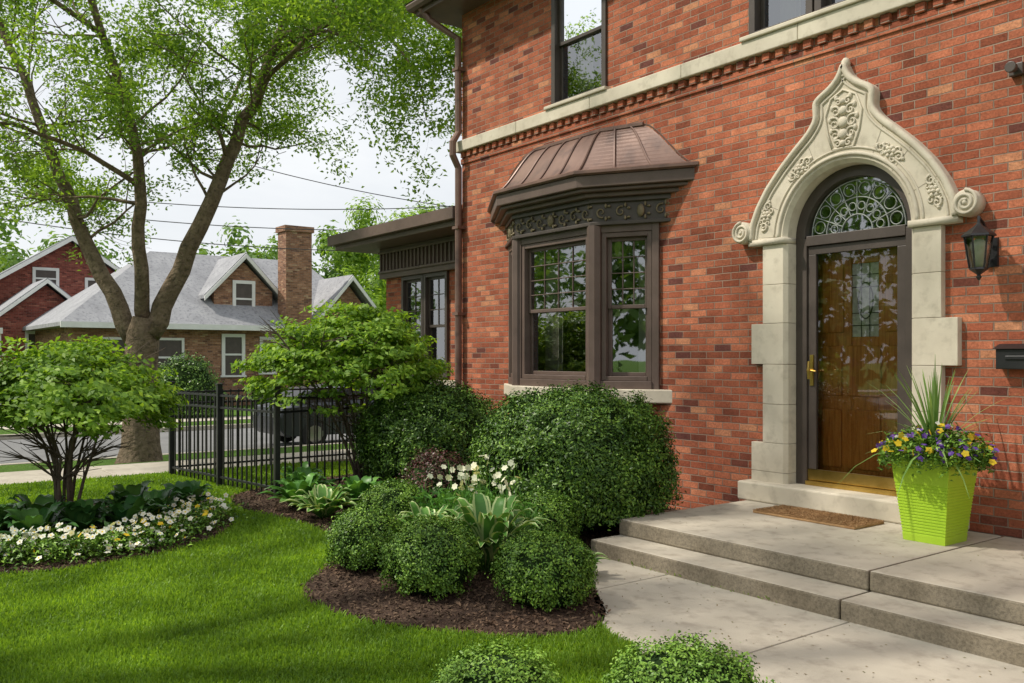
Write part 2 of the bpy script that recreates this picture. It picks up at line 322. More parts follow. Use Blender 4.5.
# ------------------------------------------------------------ BRICK HOUSE
house=empty('brick_house')
WY=7.0; X0,X1=-10.45,4.0; ZT=6.4; cx=-4.45
holes=[(-9.15,-6.82,1.3,3.0),(cx-.62,cx+.62,.3,3.3),(-8.46,-7.49,4.64,6.2),(-5.49,-4.07,4.64,6.2)]
def wall(mb,x0,x1,z0,z1,holes,y,dep=.3):
    xs=sorted({x0,x1}|{h[0] for h in holes}|{h[1] for h in holes}); zs=sorted({z0,z1}|{h[2] for h in holes}|{h[3] for h in holes})
    for i in range(len(xs)-1):
        for j in range(len(zs)-1):
            a=(xs[i]+xs[i+1])/2;b=(zs[j]+zs[j+1])/2
            if any(h[0]<a<h[1] and h[2]<b<h[3] for h in holes): continue
            mb.add([(xs[i],y,zs[j]),(xs[i+1],y,zs[j]),(xs[i+1],y,zs[j+1]),(xs[i],y,zs[j+1])],[(0,1,2,3)])
    for h in holes:
        a,b,c,d_=h
        mb.add([(a,y,c),(a,y+dep,c),(a,y+dep,d_),(a,y,d_)],[(0,1,2,3)]); mb.add([(b,y,c),(b,y+dep,c),(b,y+dep,d_),(b,y,d_)],[(3,2,1,0)])
        mb.add([(a,y,d_),(b,y,d_),(b,y+dep,d_),(a,y+dep,d_)],[(3,2,1,0)]); mb.add([(a,y,c),(b,y,c),(b,y+dep,c),(a,y+dep,c)],[(0,1,2,3)])
mb=MB(); wall(mb,X0,X1,-.1,ZT,holes,WY)
mb.add([(X0,WY,-.1),(X0,16,-.1),(X0,16,ZT),(X0,WY,ZT)],[(3,2,1,0)])
mb.add([(X1,WY,-.1),(X1,16,-.1),(X1,16,ZT),(X1,WY,ZT)],[(0,1,2,3)]); mb.add([(X0,16,-.1),(X1,16,-.1),(X1,16,ZT),(X0,16,ZT)],[(3,2,1,0)])
make('walls',mb,'brick',house,recalc=False)
mb=MB(); 
for i in range(int((X1-X0)/.15)):
    a=X0+.02+i*.15; mb.box(a,a+.08,WY-.04,WY+.01,4.395,4.475)
mb.box(X0-.01,X1,WY-.018,WY+.01,4.31,4.385)
make('dentil_course',mb,'brick',house,bevel=.004)
mb=MB(); x=X0-.06
while x<X1: mb.box(x,min(x+1.4,X1)-.004,WY-.075,WY+.02,4.478,4.63); x+=1.4
mb.box(X0-.07,X0+.0,WY-.07,16,4.478,4.63)
make('belt_course',mb,'stone',house,bevel=.01)
# rooms
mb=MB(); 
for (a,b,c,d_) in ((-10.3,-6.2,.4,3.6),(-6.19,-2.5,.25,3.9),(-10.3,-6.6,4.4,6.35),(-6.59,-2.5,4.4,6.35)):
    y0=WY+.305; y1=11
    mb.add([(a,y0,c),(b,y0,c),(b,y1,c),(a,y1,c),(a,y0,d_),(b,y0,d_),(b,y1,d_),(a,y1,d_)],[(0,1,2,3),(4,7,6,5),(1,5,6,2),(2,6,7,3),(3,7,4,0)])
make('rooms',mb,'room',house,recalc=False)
# eaves and roof
mb=MB(); mb.prism([(X0-.42,WY-.5),(X1+.5,WY-.5),(X1+.5,16.5),(X0-.42,16.5)],ZT,ZT+.16,0)
a=(X0-.55,WY-.62,X1+.6,16.6); zz=ZT+.165
mb.add([(a[0],a[1],zz),(a[2],a[1],zz),(a[2],a[3],zz),(a[0],a[3],zz),(X0+4,11.5,9.6),(X1-4,11.5,9.6)],[(0,1,5,4),(1,2,5),(2,3,4,5),(3,0,4),(3,2,1,0)],1)
mb.tube([(X0-.5,WY-.55,ZT+.13),(X1+.5,WY-.55,ZT+.13)],.07,8,0); mb.tube([(X0-.48,WY-.55,ZT+.13),(X0-.48,16.5,ZT+.13)],.07,8,0)
make('roof',mb,['brown','shbr'],house)
mb=MB(); mb.tube([(X0-.3,WY-.5,ZT+.1),(X0-.2,WY-.4,ZT-.1),(X0+.02,WY-.08,ZT-.35),(X0+.02,WY-.075,4.75),(X0+.02,WY-.17,4.6),(X0+.02,WY-.17,4.42),(X0+.02,WY-.075,4.25),(X0+.02,WY-.075,.1)],.05,10)
for z in (5.6,3.4,2.2,1.0): mb.box(X0-.05,X0+.09,WY-.135,WY+.01,z,z+.04)
make('downspout',mb,'copper',house,smooth=False)
# window builder
def window(fr,gl,F,u0,u1,z0,z1,cols=3,rows=3,of=.07,mid=.5,lead=None,dz=0):
    w=of
    fr.fb(F,u0,u0+w,z0,z1,-.09,.03+dz); fr.fb(F,u1-w,u1,z0,z1,-.09,.03+dz)
    fr.fb(F,u0+w,u1-w,z1-w,z1,-.09,.027+dz); fr.fb(F,u0+w,u1-w,z0,z0+w,-.09,.035+dz)
    a,b,c,d_=u0+w,u1-w,z0+w,z1-w; s=.042; zm=c+(d_-c)*mid
    for (q0,q1,dd) in ((zm-.02,d_,-.03),(c,zm+.02,-.06)):
        fr.fb(F,a,a+s,q0,q1,dd-.03,dd); fr.fb(F,b-s,b,q0,q1,dd-.03,dd)
        fr.fb(F,a+s,b-s,q1-s,q1,dd-.03,dd-.002); fr.fb(F,a+s,b-s,q0,q0+s,dd-.03,dd-.002)
        g=dd-.018; p,t,n=F
        P=lambda u,z:(p[0]+t[0]*u+n[0]*g,p[1]+t[1]*u+n[1]*g,z)
        gl.add([P(a+s,q0+s),P(b-s,q0+s),P(b-s,q1-s),P(a+s,q1-s)],[(0,1,2,3)])
        if q1==d_ or lead=='both':
            for i in range(1,cols):
                uu=a+s+(b-a-2*s)*i/cols; fr.fb(F,uu-.006,uu+.006,q0+s,q1-s,dd-.03,dd-.006)
            for i in range(1,rows):
                zz=q0+s+(q1-q0-2*s)*i/rows; fr.fb(F,a+s,b-s,zz-.006,zz+.006,dd-.031,dd-.007)
def frame(p0,p1):
    p0=np.array(p0,float);p1=np.array(p1,float);t=(p1-p0);L=np.linalg.norm(t);t=t/L;n=np.array([t[1],-t[0]]); return (p0,t,n),L
fr=MB();gl=MB()
F,L=frame((-8.46,WY),(-7.49,WY)); window(fr,gl,F,0,L,4.64,6.2,1,1,.07)
F,L=frame((-5.49,WY),(-4.07,WY)); window(fr,gl,F,0,.70,4.64,6.2,1,1,.07); window(fr,gl,F,.72,L,4.64,6.2,1,1,.07)
mb=MB(); mb.box(-8.52,-7.43,WY-.1,WY+.1,4.632,4.675); mb.box(-5.55,-4.01,WY-.1,WY+.1,4.632,4.675)
make('upper_window_frames',fr,'bronze',house,bevel=.004); make('upper_window_glass',gl,'glass',house); make('upper_window_sills',mb,'stone',house,bevel=.01)
mb=MB()
for a,b,zl,zh in ((-8.4,-8.15,4.6,6.3),(-7.8,-7.55,4.6,6.3),(-5.42,-5.2,4.6,6.3),(-4.36,-4.14,4.6,6.3),(-9.05,-8.72,1.35,3.0),(-7.35,-6.95,1.35,3.0)):
    n=22
    for i in range(n-1):
        x_0=a+(b-a)*i/(n-1); x_1=a+(b-a)*(i+1)/(n-1); o0=.025*math.sin(i*1.6);o1=.025*math.sin((i+1)*1.6)
        mb.add([(x_0,7.36+o0,zl),(x_1,7.36+o1,zl),(x_1,7.36+o1,zh),(x_0,7.36+o0,zh)],[(0,1,2,3)])
make('curtains',mb,'curt',house,recalc=False)
# ---- bay window
A,B,C,D=(-9.29,7.0),(-8.66,6.645),(-7.30,6.645),(-6.675,7.0)
def off(poly,o):
    return [(poly[0][0]-o*1.9,7.02),(poly[1][0]-o*.27,poly[1][1]-o),(poly[2][0]+o*.27,poly[2][1]-o),(poly[3][0]+o*1.9,7.02)]
bay=[A,B,C,D]
mb=MB(); mb.prism(off(bay,-.02),-.05,1.13); make('bay_base',mb,'brick',house)
mb=MB(); mb.prism(off(bay,.11),1.13,1.275); make('bay_sill',mb,'stone',house,bevel=.012)
fr=MB();gl=MB()
for p0,p1,c_,r_ in ((A,B,2,4),(B,C,4,4),(C,D,3,4)):
    F,L=frame(p0,p1)
    fr.fb(F,.0,.075,1.276,3.05,-.1,.045); fr.fb(F,L-.075,L,1.276,3.05,-.1,.045)
    fr.fb(F,.075,L-.075,1.276,1.36,-.1,.06); fr.fb(F,.075,L-.075,2.97,3.05,-.1,.04)
    window(fr,gl,F,.08,L-.08,1.362,2.968,c_,r_,.05,.5,None)
make('bay_window_frames',fr,'brown',house,bevel=.005); make('bay_window_glass',gl,'glass',house)
mb=MB(); mb.tube([(B[0]-.01,B[1]-.02,1.276),(B[0]-.01,B[1]-.02,3.05)],.075,8); mb.tube([(C[0]+.01,C[1]-.02,1.276),(C[0]+.01,C[1]-.02,3.05)],.085,8); make('bay_corner_posts',mb,'brown',house)
mb=MB(); mb.prism(off(bay,.06),3.052,3.34,0); mb.prism(off(bay,.10),3.045,3.085,0); mb.prism(off(bay,.10),3.29,3.34,0)
make('bay_frieze',mb,'bronze',house,bevel=.006)
def scroll(mb,c,t,r,turns=1.4,sgn=1,rad=.012,a0=0,dirn=(0,-1)):
    pts=[]
    for i in range(18):
        q=i/17; th=a0+sgn*turns*2*math.pi*q; rr=r*(1-.85*q)
        pts.append((c[0]+t[0]*rr*math.cos(th),c[1]+t[1]*rr*math.cos(th),c[2]+rr*math.sin(th)))
    mb.tube(pts,[rad*(1-.5*i/17) for i in range(18)],5)
mb=MB(); o=off(bay,.075)
for p0,p1 in ((o[0],o[1]),(o[1],o[2]),(o[2],o[3])):
    F,L=frame(p0,p1); k=max(2,int(L/.19))
    for i in range(k):
        uu=(i+.5)*L/k; p=(F[0][0]+F[1][0]*uu,F[0][1]+F[1][1]*uu,3.187)
        s=1 if i%2 else -1
        if i==k//2: mb.blob(p,(.05,.03,.07)); 
        else: scroll(mb,p,F[1],.06,1.1,s,.011,s*1.2)
        for dz_ in (-.05,.05):
            q=(p[0]+F[1][0]*.085,p[1]+F[1][1]*.085,3.187+s*dz_+random.uniform(-.02,.02)); mb.blob(q,(.026,.014,.014))
            q=(p[0]+F[1][0]*.05,p[1]+F[1][1]*.05,3.187-s*dz_*1.4); mb.blob(q,(.014,.014,.026))
make('frieze_ornament',mb,'orn',house,smooth=True)
E=[(-9.8,7.01),(-8.72,6.33),(-7.27,6.33),(-6.16,7.01)]
def lerp(P,Q,s): return [(p[0]*(1-s)+q[0]*s,p[1]*(1-s)+q[1]*s) for p,q in zip(P,Q)]
Rg=[(-9.0,7.01),(-8.55,6.86),(-7.42,6.86),(-6.95,7.01)]
mb=MB(); mb.prism(lerp(E,off(bay,.06),.55),3.341,3.39); mb.prism(lerp(E,off(bay,.06),.25),3.391,3.43); mb.prism(lerp(E,off(bay,.06),.04),3.431,3.56); 
make('bay_cornice',mb,'brown',house,bevel=.01)
mb=MB(); lev=[]
for i in range(17):
    s=i/16; zq=.25*s**1.2+.75*(3*s*s-2*s**3) if s<1 else 1; z=3.58+.56*zq; lev.append((lerp(E,Rg,s*.98-.02),z))
nl_=len(lev)
vs=[(p[0],p[1],z) for P,z in lev for p in P]
fs=[(i*4+j,i*4+j+1,(i+1)*4+j+1,(i+1)*4+j) for i in range(nl_-1) for j in range(3)]+[(4*nl_-4,4*nl_-3,4*nl_-2,4*nl_-1)]
mb.add(vs,fs); 
P0=lev[0][0]; mb.prism(P0,3.561,3.61) 
for j,ns in ((0,2),(1,4),(2,3)):
    for q in range(0,ns+1):
        if q==ns and j<2: continue
        s=q/ns; pts=[]
        for P,z in lev: pts.append((P[j][0]*(1-s)+P[j+1][0]*s,P[j][1]*(1-s)+P[j+1][1]*s-.005,z+.010))
        mb.tube(pts,.012,5)
mb.tube([(p[0],p[1],3.59) for p in P0],.028,6); mb.tube([(p[0],p[1]-.01,lev[-1][1]+.01) for p in lev[-1][0]],.03,6)
make('bay_roof',mb,'copper',house)
# ---- stone door surround
half=[(0,4.16),(.025,4.15),(.04,4.09),(.075,4.03),(.15,3.97),(.245,3.92),(.30,3.87),(.295,3.80),(.285,3.72),(.36,3.62),(.50,3.50),(.65,3.36),(.80,3.19),(.91,3.02),(.98,2.86),(1.0,2.72)]
outer=[(cx-a,b) for a,b in half[::-1]]+[(cx+a,b) for a,b in half[1:]]
def resample(pts,n):
    P=np.array(pts); dd=np.r_[0,np.cumsum(np.linalg.norm(np.diff(P,axis=0),axis=1))]; t=np.linspace(0,dd[-1],n)
    return np.stack([np.interp(t,dd,P[:,0]),np.interp(t,dd,P[:,1])],1)
NN=129; O=resample(outer,NN)
for _ in range(2): O[1:-1]=(O[:-2]+2*O[1:-1]+O[2:])/4
th=np.linspace(math.pi,0,NN); RI=.59; I=np.stack([cx+RI*np.cos(th),2.70+RI*np.sin(th)],1); I[0,1]=I[-1,1]=2.72
YF,YB=WY-.075,WY+.18
mb=MB(); vs=[]
I2=np.stack([cx+(RI+.035)*np.cos(th),2.70+(RI+.035)*np.sin(th)],1); I2[0,1]=I2[-1,1]=2.72
for k in range(NN): vs+=[(O[k,0],YF,O[k,1]),(I2[k,0],YF,I2[k,1]),(I[k,0],YF+.035,I[k,1]),(I[k,0],YB,I[k,1]),(O[k,0],WY+.02,O[k,1])]
fs=[]
for k in range(NN-1):
    a=k*5;b=a+5; fs+=[(a,a+1,b+1,b),(a+1,a+2,b+2,b+1),(a+2,a+3,b+3,b+2),(a,b,b+4,a+4)]
mb.add(vs,fs); make('arch_stone',mb,'stone',house)
mb=MB()
nO=np.gradient(O,axis=0); nO=np.stack([nO[:,1],-nO[:,0]],1); nO=nO/np.linalg.norm(nO,axis=1,keepdims=True)
def strip(off_,r,y): mb.tube([(O[k,0]+nO[k,0]*off_,y,O[k,1]+nO[k,1]*off_) for k in range(0,NN)],r,6)
strip(.026,.032,YF-.006); strip(.085,.013,YF-.001)
for rr,tr in ((.665,.02),(.715,.01)):
    mb.tube([(cx+rr*math.cos(t),YF-.002,2.70+rr*math.sin(t)) for t in np.linspace(math.pi,0,40)],tr,6)
for s in (-1,1):
    c=(cx+s*1.06,YF-.01,2.80); mb.lathe([(.02,-.035),(.085,-.035),(.105,-.018),(.105,.09),(.02,.09)],(c[0],c[1],c[2]),20,0,'y')
    pts=[]
    for i in range(40):
        q=i/39; t=q*2.1*2*math.pi; rr=.10*(1-.80*q); pts.append((c[0]-s*rr*math.cos(t+1.6),c[1]-.036,c[2]+rr*math.sin(t+1.6)))
    mb.tube(pts,.014,5); mb.blob((c[0],c[1]-.036,c[2]),(.02,.018,.02))
    mb.box(cx+min(s*.59,s*.99),cx+max(s*.59,s*.99),YF-.02,YB-.02,2.665,2.718)
mb.blob((cx,YF+.035,4.15),(.04,.04,.055)); mb.blob((cx,YF+.02,4.04),(.07,.045,.022))
make('arch_mouldings',mb,'stone',house,smooth=True)
mb=MB()
def rosette(x,z,s,ang):
    ca,sa=math.cos(ang),math.sin(ang)
    for k in range(6):
        t=k*math.pi/3; a,b=s*.34*math.cos(t),s*.34*math.sin(t); mb.blob((x+a,YF-.004,z+b),(s*.2,.018,s*.2))
    mb.blob((x,YF-.008,z),(s*.18,.03,s*.18))
    for q in (-1,1):
        p=(x+ca*q*s*.95,YF-.006,z+sa*q*s*.95); scroll(mb,p,(1,0),s*.42,1.3,q,.012,ang)
        for w_ in (-1,1): scroll(mb,(x+ca*q*s*.6-w_*sa*s*.4,YF-.006,z+sa*q*s*.6+w_*ca*s*.4),(1,0),s*.28,1,-q*w_,.010,ang)
        mb.blob((x+ca*q*s*1.35,YF-.004,z+sa*q*s*1.35),(s*.16,.014,s*.16))
for a,b in ((-.43,3.31),(-.80,2.93),(.43,3.31),(.80,2.93)):
    rosette(cx+a,b,.10,math.atan2(b-2.7,a)+math.pi/2)
for z,s in ((3.46,.05),(3.54,.075),(3.64,.085),(3.74,.07),(3.82,.045)):
    mb.blob((cx,YF-.006,z),(s*.6,.03,s*.6))
    for q in (-1,1): scroll(mb,(cx+q*s*1.0,YF-.008,z),(1,0),s*.7,1.3,q,.012,1.5-q*.7); mb.blob((cx+q*s*1.5,YF-.004,z+.04),(.02,.015,.028))
mb.tube([(cx-.10,YF-.003,3.42),(cx-.15,YF-.003,3.56),(cx-.175,YF-.003,3.72),(cx-.12,YF-.003,3.86),(cx,YF-.003,3.92),(cx+.12,YF-.003,3.86),(cx+.175,YF-.003,3.72),(cx+.15,YF-.003,3.56),(cx+.10,YF-.003,3.42),(cx-.10,YF-.003,3.42)],.012,5)
make('arch_carvings',mb,'stone',house,smooth=True)
mb=MB()
for t in (math.radians(a) for a in (22,45,66,114,135,158)):
    kk=np.argmin(np.abs(np.arctan2(O[:,1]-2.7,O[:,0]-cx)-t)); a=np.array([cx+.63*math.cos(t),2.7+.63*math.sin(t)]); b=O[kk]*.95+np.array([cx,2.7])*.05
    dv=(b-a)/np.linalg.norm(b-a); nv=np.array([-dv[1],dv[0]])*.002
    P=[a-nv,b-nv,b+nv,a+nv]; mb.add([(p[0],YF-.002,p[1]) for p in P],[(0,1,2,3)])
make('arch_joints',mb,'mortar',house)
mb=MB()
lv=[(.283,.55,.98),(.553,.82,.98),(.823,1.18,.85),(1.183,1.55,.85),(1.553,1.93,.98),(1.933,2.29,.85),(2.293,2.66,.85)]
for s in (-1,1):
    for a,b,w in lv:
        mb.prism([(cx+s*.59,YB-.03),(cx+s*.59,YF+.045),(cx+s*.625,YF+.01),(cx+s*w,YF+.01),(cx+s*w,WY+.05)],a,b)
make('door_jamb_quoins',mb,'stone',house,bevel=.004)
mb=MB(); mb.box(cx-1.04,cx+1.04,WY-.2,WY+.16,.281,.455); make('door_stone_sill',mb,'stone',house,bevel=.015)
# ---- door
yd=WY+.11
mb=MB()
for s in (-1,1):
    p=sorted((cx+s*.475,cx+s*.588)); mb.box(p[0],p[1],yd-.03,yd+.1,.457,2.70)
    p=sorted((cx+s*.39,cx+s*.472)); mb.box(p[0],p[1],yd-.01,yd+.03,.60,2.55)
mb.box(cx-.472,cx+.472,yd-.01,yd+.03,2.55,2.625); mb.box(cx-.475,cx+.475,yd-.035,yd+.1,2.63,2.72)
ths=np.linspace(0,math.pi,33)
vs=[];fs=[]
for t in ths:
    for r,y in ((.588,yd-.03),(.495,yd-.03),(.495,yd+.08),(.588,yd+.08)): vs.append((cx+r*math.cos(t),y,2.70+r*math.sin(t)))
for k in range(32):
    a=k*4;b=a+4; fs+=[(a,a+1,b+1,b),(a+1,a+2,b+2,b+1),(a+2,a+3,b+3,b+2)]
mb.add(vs,fs); make('storm_door_frame',mb,'bronze',house,bevel=.004)
mb=MB(); mb.box(cx-.472,cx+.472,yd-.014,yd+.03,.50,.598); mb.box(cx-.475,cx+.475,yd-.05,yd+.1,.457,.495)
hx=cx-.43
mb.tube([(hx,yd-.06,1.58),(hx,yd-.07,1.5),(hx,yd-.06,1.42)],.012,8); mb.tube([(hx-.02,yd-.055,1.5),(hx+.07,yd-.055,1.49)],.01,8); mb.box(hx-.018,hx+.018,yd-.02,yd-.01,1.36,1.64)
mb.tube([(hx,yd-.01,1.5),(hx,yd-.07,1.5)],.012,8); make('door_brass',mb,'brass',house)
mb=MB(); mb.add([(cx-.39,yd+.01,.598),(cx+.39,yd+.01,.598),(cx+.39,yd+.01,2.55),(cx-.39,yd+.01,2.55)],[(0,1,2,3)]); make('storm_door_glass',mb,'sglass',house)
mb=MB(); n=24; mb.add([(cx,yd+.03,2.72)]+[(cx+.495*math.cos(t),yd+.03,2.72+.475*math.sin(t)) for t in np.linspace(0,math.pi,n)],[(0,i+1,i+2) for i in range(n-1)]); make('transom_glass',mb,'glass',house)
mb=MB(); zc=2.72; yl=yd+.02
for r in (.15,.30,.45): mb.tube([(cx+r*math.cos(t),yl,zc+r*math.sin(t)) for t in np.linspace(0,math.pi,24)],.005,4)
for i in range(9):
    t=math.pi*i/8; mb.tube([(cx+.15*math.cos(t),yl,zc+.15*math.sin(t)),(cx+.45*math.cos(t),yl,zc+.45*math.sin(t))],.004,4)
for i in range(8):
    t=math.pi*(i+.5)/8; c=(cx+.375*math.cos(t),yl,zc+.375*math.sin(t)); mb.tube([(c[0]+.055*math.cos(a),yl,c[2]+.055*math.sin(a)) for a in np.linspace(0,2*math.pi,14)],.004,4)
    c=(cx+.225*math.cos(t),yl,zc+.225*math.sin(t)); mb.tube([(c[0]+.035*math.cos(a),yl,c[2]+.035*math.sin(a)) for a in np.linspace(0,2*math.pi,12)],.004,4)
make('transom_leading',mb,'lead',house)
# oak door
yw=WY+.25; mb=MB(); hw=.50; wx=.10
mb.box(cx-hw,cx-wx-.03,yw,yw+.045,.46,2.63); mb.box(cx+wx+.03,cx+hw,yw,yw+.045,.46,2.63)
mb.box(cx-wx-.03,cx+wx+.03,yw+.002,yw+.045,.46,1.80); mb.box(cx-wx-.03,cx+wx+.03,yw+.002,yw+.045,2.45,2.63)
for a,b,c,d_ in ((-.42,-.22,.62,1.15),(.22,.42,.62,1.15),(-.16,.16,.62,1.15),(-.42,-.22,1.27,1.72),(.22,.42,1.27,1.72),(-.16,.16,1.27,1.72),(-.42,-.20,1.84,2.5),(.20,.42,1.84,2.5)):
    mb.box(cx+a,cx+b,yw-.018,yw+.001,c,d_)
make('oak_door',mb,'wood',house,bevel=.01)
mb=MB(); mb.box(cx-wx-.03,cx+wx+.03,yw+.02,yw+.03,1.79,2.46); make('door_leaded_light',mb,'lglass',house)
mb=MB()
for q in (-.04,.04): mb.tube([(cx+q,yw+.015,1.8),(cx+q,yw+.015,2.45)],.004,4)
for zq in (1.9,2.01,2.24,2.35): mb.tube([(cx-.13,yw+.015,zq),(cx+.13,yw+.015,zq)],.004,4)
mb.tube([(cx+.07*math.cos(a),yw+.014,2.12+.16*math.sin(a)) for a in np.linspace(0,2*math.pi,30)],.006,4)
make('door_leading',mb,'iron',house)
# ---- wall lantern
wl=empty('wall_lantern'); lx,ly=-3.235,6.78
mb=MB(); mb.box(lx-.045,lx+.045,6.975,7.0,2.30,2.52)
mb.tube([(lx,6.98,2.45),(lx,6.93,2.50),(lx,6.85,2.62),(lx,ly,2.66),(lx,ly,2.60)],.012,8); mb.tube([(lx,6.98,2.36),(lx,6.9,2.30),(lx,6.85,2.36)],.009,6)
mb.lathe([(.01,.19),(.03,.165),(.05,.15),(.115,.10),(.12,.085),(.09,.08)],(lx,ly,2.43),6); mb.lathe([(.06,-.145),(.065,-.16),(.03,-.185),(.012,-.2),(.02,-.215),(.006,-.24)],(lx,ly,2.43),6)
for j in range(6):
    t=2*math.pi*(j+.5)/6; mb.tube([(lx+.098*math.cos(t),ly+.098*math.sin(t),2.515),(lx+.062*math.cos(t),ly+.062*math.sin(t),2.28)],.007,5)
make('lantern_frame',mb,'iron',wl)
mb=MB(); mb.lathe([(.056,-.145),(.092,.08)],(lx,ly,2.43),6); make('lantern_panes',mb,'sglass',wl)
mb=MB(); mb.lathe([(.035,-.14),(.055,-.02),(.062,.0),(.062,.04),(.02,.07)],(lx,ly,2.43),8); make('lantern_bulb',mb,'frost',wl,smooth=True)
# ---- mailbox & floodlight
mbx=empty('wall_mailbox'); mb=MB(); mb.box(-3.17,-2.78,6.90,7.0,1.53,1.68); mb.extr([(6.88,1.68),(7.0,1.72),(7.0,1.68)],-3.19,-2.76,'x'); mb.box(-3.1,-2.85,6.89,6.9,1.6,1.63); make('mailbox_body',mb,'iron',mbx,bevel=.008)
v=empty('security_floodlight'); mb=MB(); mb.box(-3.10,-3.0,6.95,7.0,3.70,3.79); mb.lathe([(.02,0),(.04,-.06),(.042,-.09)],(-3.05,6.95,3.745),12,0,'y'); make('floodlight_body',mb,'bronze',v,bevel=.006)
# ---- left wing
wh=[(-13.1,-11.7,1.27,2.95)]
mb2=MB(); wall(mb2,-13.7,-10.46,-.1,3.45,wh,7.6); mb2.add([(-13.7,7.6,-.1),(-13.7,13,-.1),(-13.7,13,3.45),(-13.7,7.6,3.45)],[(3,2,1,0)]); make('wing_walls',mb2,'brick',house,recalc=False)
mb=MB(); mb.box(-13.8,-10.47,7.5,7.62,1.13,1.262); make('wing_sill',mb,'stone',house,bevel=.01)
mb=MB(); mb.box(-13.76,-10.47,7.5,7.62,2.96,3.47)
mb.box(-13.74,-10.47,7.46,7.5,3.05,3.09); mb.box(-13.74,-10.47,7.46,7.5,3.38,3.42)
for i in range(28): a=-13.7+i*.115; mb.box(a,a+.03,7.47,7.5,3.09,3.38)
mb.prism([(-14.35,6.95),(-10.47,6.95),(-10.47,13.5),(-14.35,13.5)],3.471,3.55); mb.prism([(-14.45,6.85),(-10.47,6.85),(-10.47,13.5),(-14.45,13.5)],3.551,3.72)
mb.add([(-14.45,6.85,3.722),(-10.47,6.85,3.722),(-10.47,13.5,3.722),(-14.45,13.5,3.722),(-13,8.6,4.1),(-10.47,8.6,4.1),(-10.47,12,4.1),(-13,12,4.1)],[(0,1,5,4),(0,4,7,3),(4,5,6,7),(3,7,6,2)])
make('wing_eaves',mb,'brown',house,bevel=.008)
fr=MB();gl=MB(); F,L=frame((-13.1,7.58),(-11.7,7.58)); window(fr,gl,F,0,L/2-.01,1.27,2.955,2,3,.06); window(fr,gl,F,L/2+.01,L,1.27,2.955,2,3,.06)
make('wing_window_frames',fr,'bronze',house); make('wing_window_glass',gl,'glass',house)
mb=MB(); mb.add([(-13.5,7.95,.5),(-10.6,7.95,.5),(-10.6,10,.5),(-13.5,10,.5),(-13.5,7.95,3.3),(-10.6,7.95,3.3),(-10.6,10,3.3),(-13.5,10,3.3)],[(0,1,2,3),(4,7,6,5),(1,5,6,2),(2,6,7,3),(3,7,4,0)]); make('wing_room',mb,'room',house,recalc=False)
# ------------------------------------------------------------ steps
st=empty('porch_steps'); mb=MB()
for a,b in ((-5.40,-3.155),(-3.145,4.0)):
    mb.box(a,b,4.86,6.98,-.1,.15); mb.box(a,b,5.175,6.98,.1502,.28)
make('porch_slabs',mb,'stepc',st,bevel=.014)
dm=empty('doormat'); mb=MB(); mb.box(-4.92,-3.95,6.30,6.72,.281,.30); make('coir',mb,'coir',dm,bevel=.006)
k=26000; p=np.stack([rng.uniform(-4.92,-3.95,k),rng.uniform(6.30,6.72,k),rng.uniform(.298,.31,k)],1); quads_obj('coir_fibres',leafquads(p,rng.normal(size=(k,3)),.014,.004,0),'coir',dm)
# ------------------------------------------------------------ foliage helpers
def ellips_shrub(name,c,r,mat,nleaf,L,W,clumps=300,h0=.02,seed=1,parent=None,flat=.9,spread=.055,px_=2.4,wa=.05,jit=.05):
    e=parent or empty(name)
    cl=norm(rng.normal(size=(clumps*2,3))); cl=cl[cl[:,2]>-.55][:clumps]; k=len(cl)
    ph=rng.uniform(0,6.28,6)
    def warp(dv): return 1+wa*np.sin(dv[:,0]*4+ph[0])+wa*np.sin(dv[:,1]*5+ph[1])+wa*np.sin(dv[:,2]*5+ph[2])+.02*np.sin(dv[:,0]*11+ph[3])*np.sin(dv[:,2]*10+ph[4])
    sq=lambda dv: dv/np.power(np.sum(np.abs(dv)**px_,axis=1,keepdims=True),1/px_)
    rr=warp(cl)*rng.uniform(1-jit-.02,1+jit,k); cp=sq(cl)*rr[:,None]*np.array(r)+np.array(c)
    idx=rng.integers(0,k,nleaf); nd=norm(cl[idx]/np.array(r))
    off_=rng.normal(0,spread,(nleaf,3)); P=cp[idx]+off_+nd*(-.4*np.linalg.norm(off_,axis=1))[:,None]
    Nn=nd+rng.normal(0,.55,(nleaf,3))+np.array([0,0,.35])
    ok=P[:,2]>h0; quads_obj('leaves',leafquads(P[ok],Nn[ok],L,W),mat,e)
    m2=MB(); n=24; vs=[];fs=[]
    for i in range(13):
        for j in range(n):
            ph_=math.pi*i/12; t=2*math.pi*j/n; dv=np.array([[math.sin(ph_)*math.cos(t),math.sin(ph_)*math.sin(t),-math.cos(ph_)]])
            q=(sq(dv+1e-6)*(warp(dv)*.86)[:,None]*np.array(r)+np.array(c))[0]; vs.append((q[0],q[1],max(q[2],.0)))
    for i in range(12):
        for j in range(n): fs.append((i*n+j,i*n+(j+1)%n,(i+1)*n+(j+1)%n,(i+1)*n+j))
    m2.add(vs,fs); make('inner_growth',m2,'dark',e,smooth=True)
    return e
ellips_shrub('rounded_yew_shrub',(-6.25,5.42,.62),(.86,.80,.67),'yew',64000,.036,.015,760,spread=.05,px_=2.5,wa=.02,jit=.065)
ellips_shrub('rounded_yew_shrub',(-8.95,5.55,.62),(.80,.76,.69),'yew',42000,.040,.017,640,spread=.05,px_=2.5,wa=.02,jit=.065)
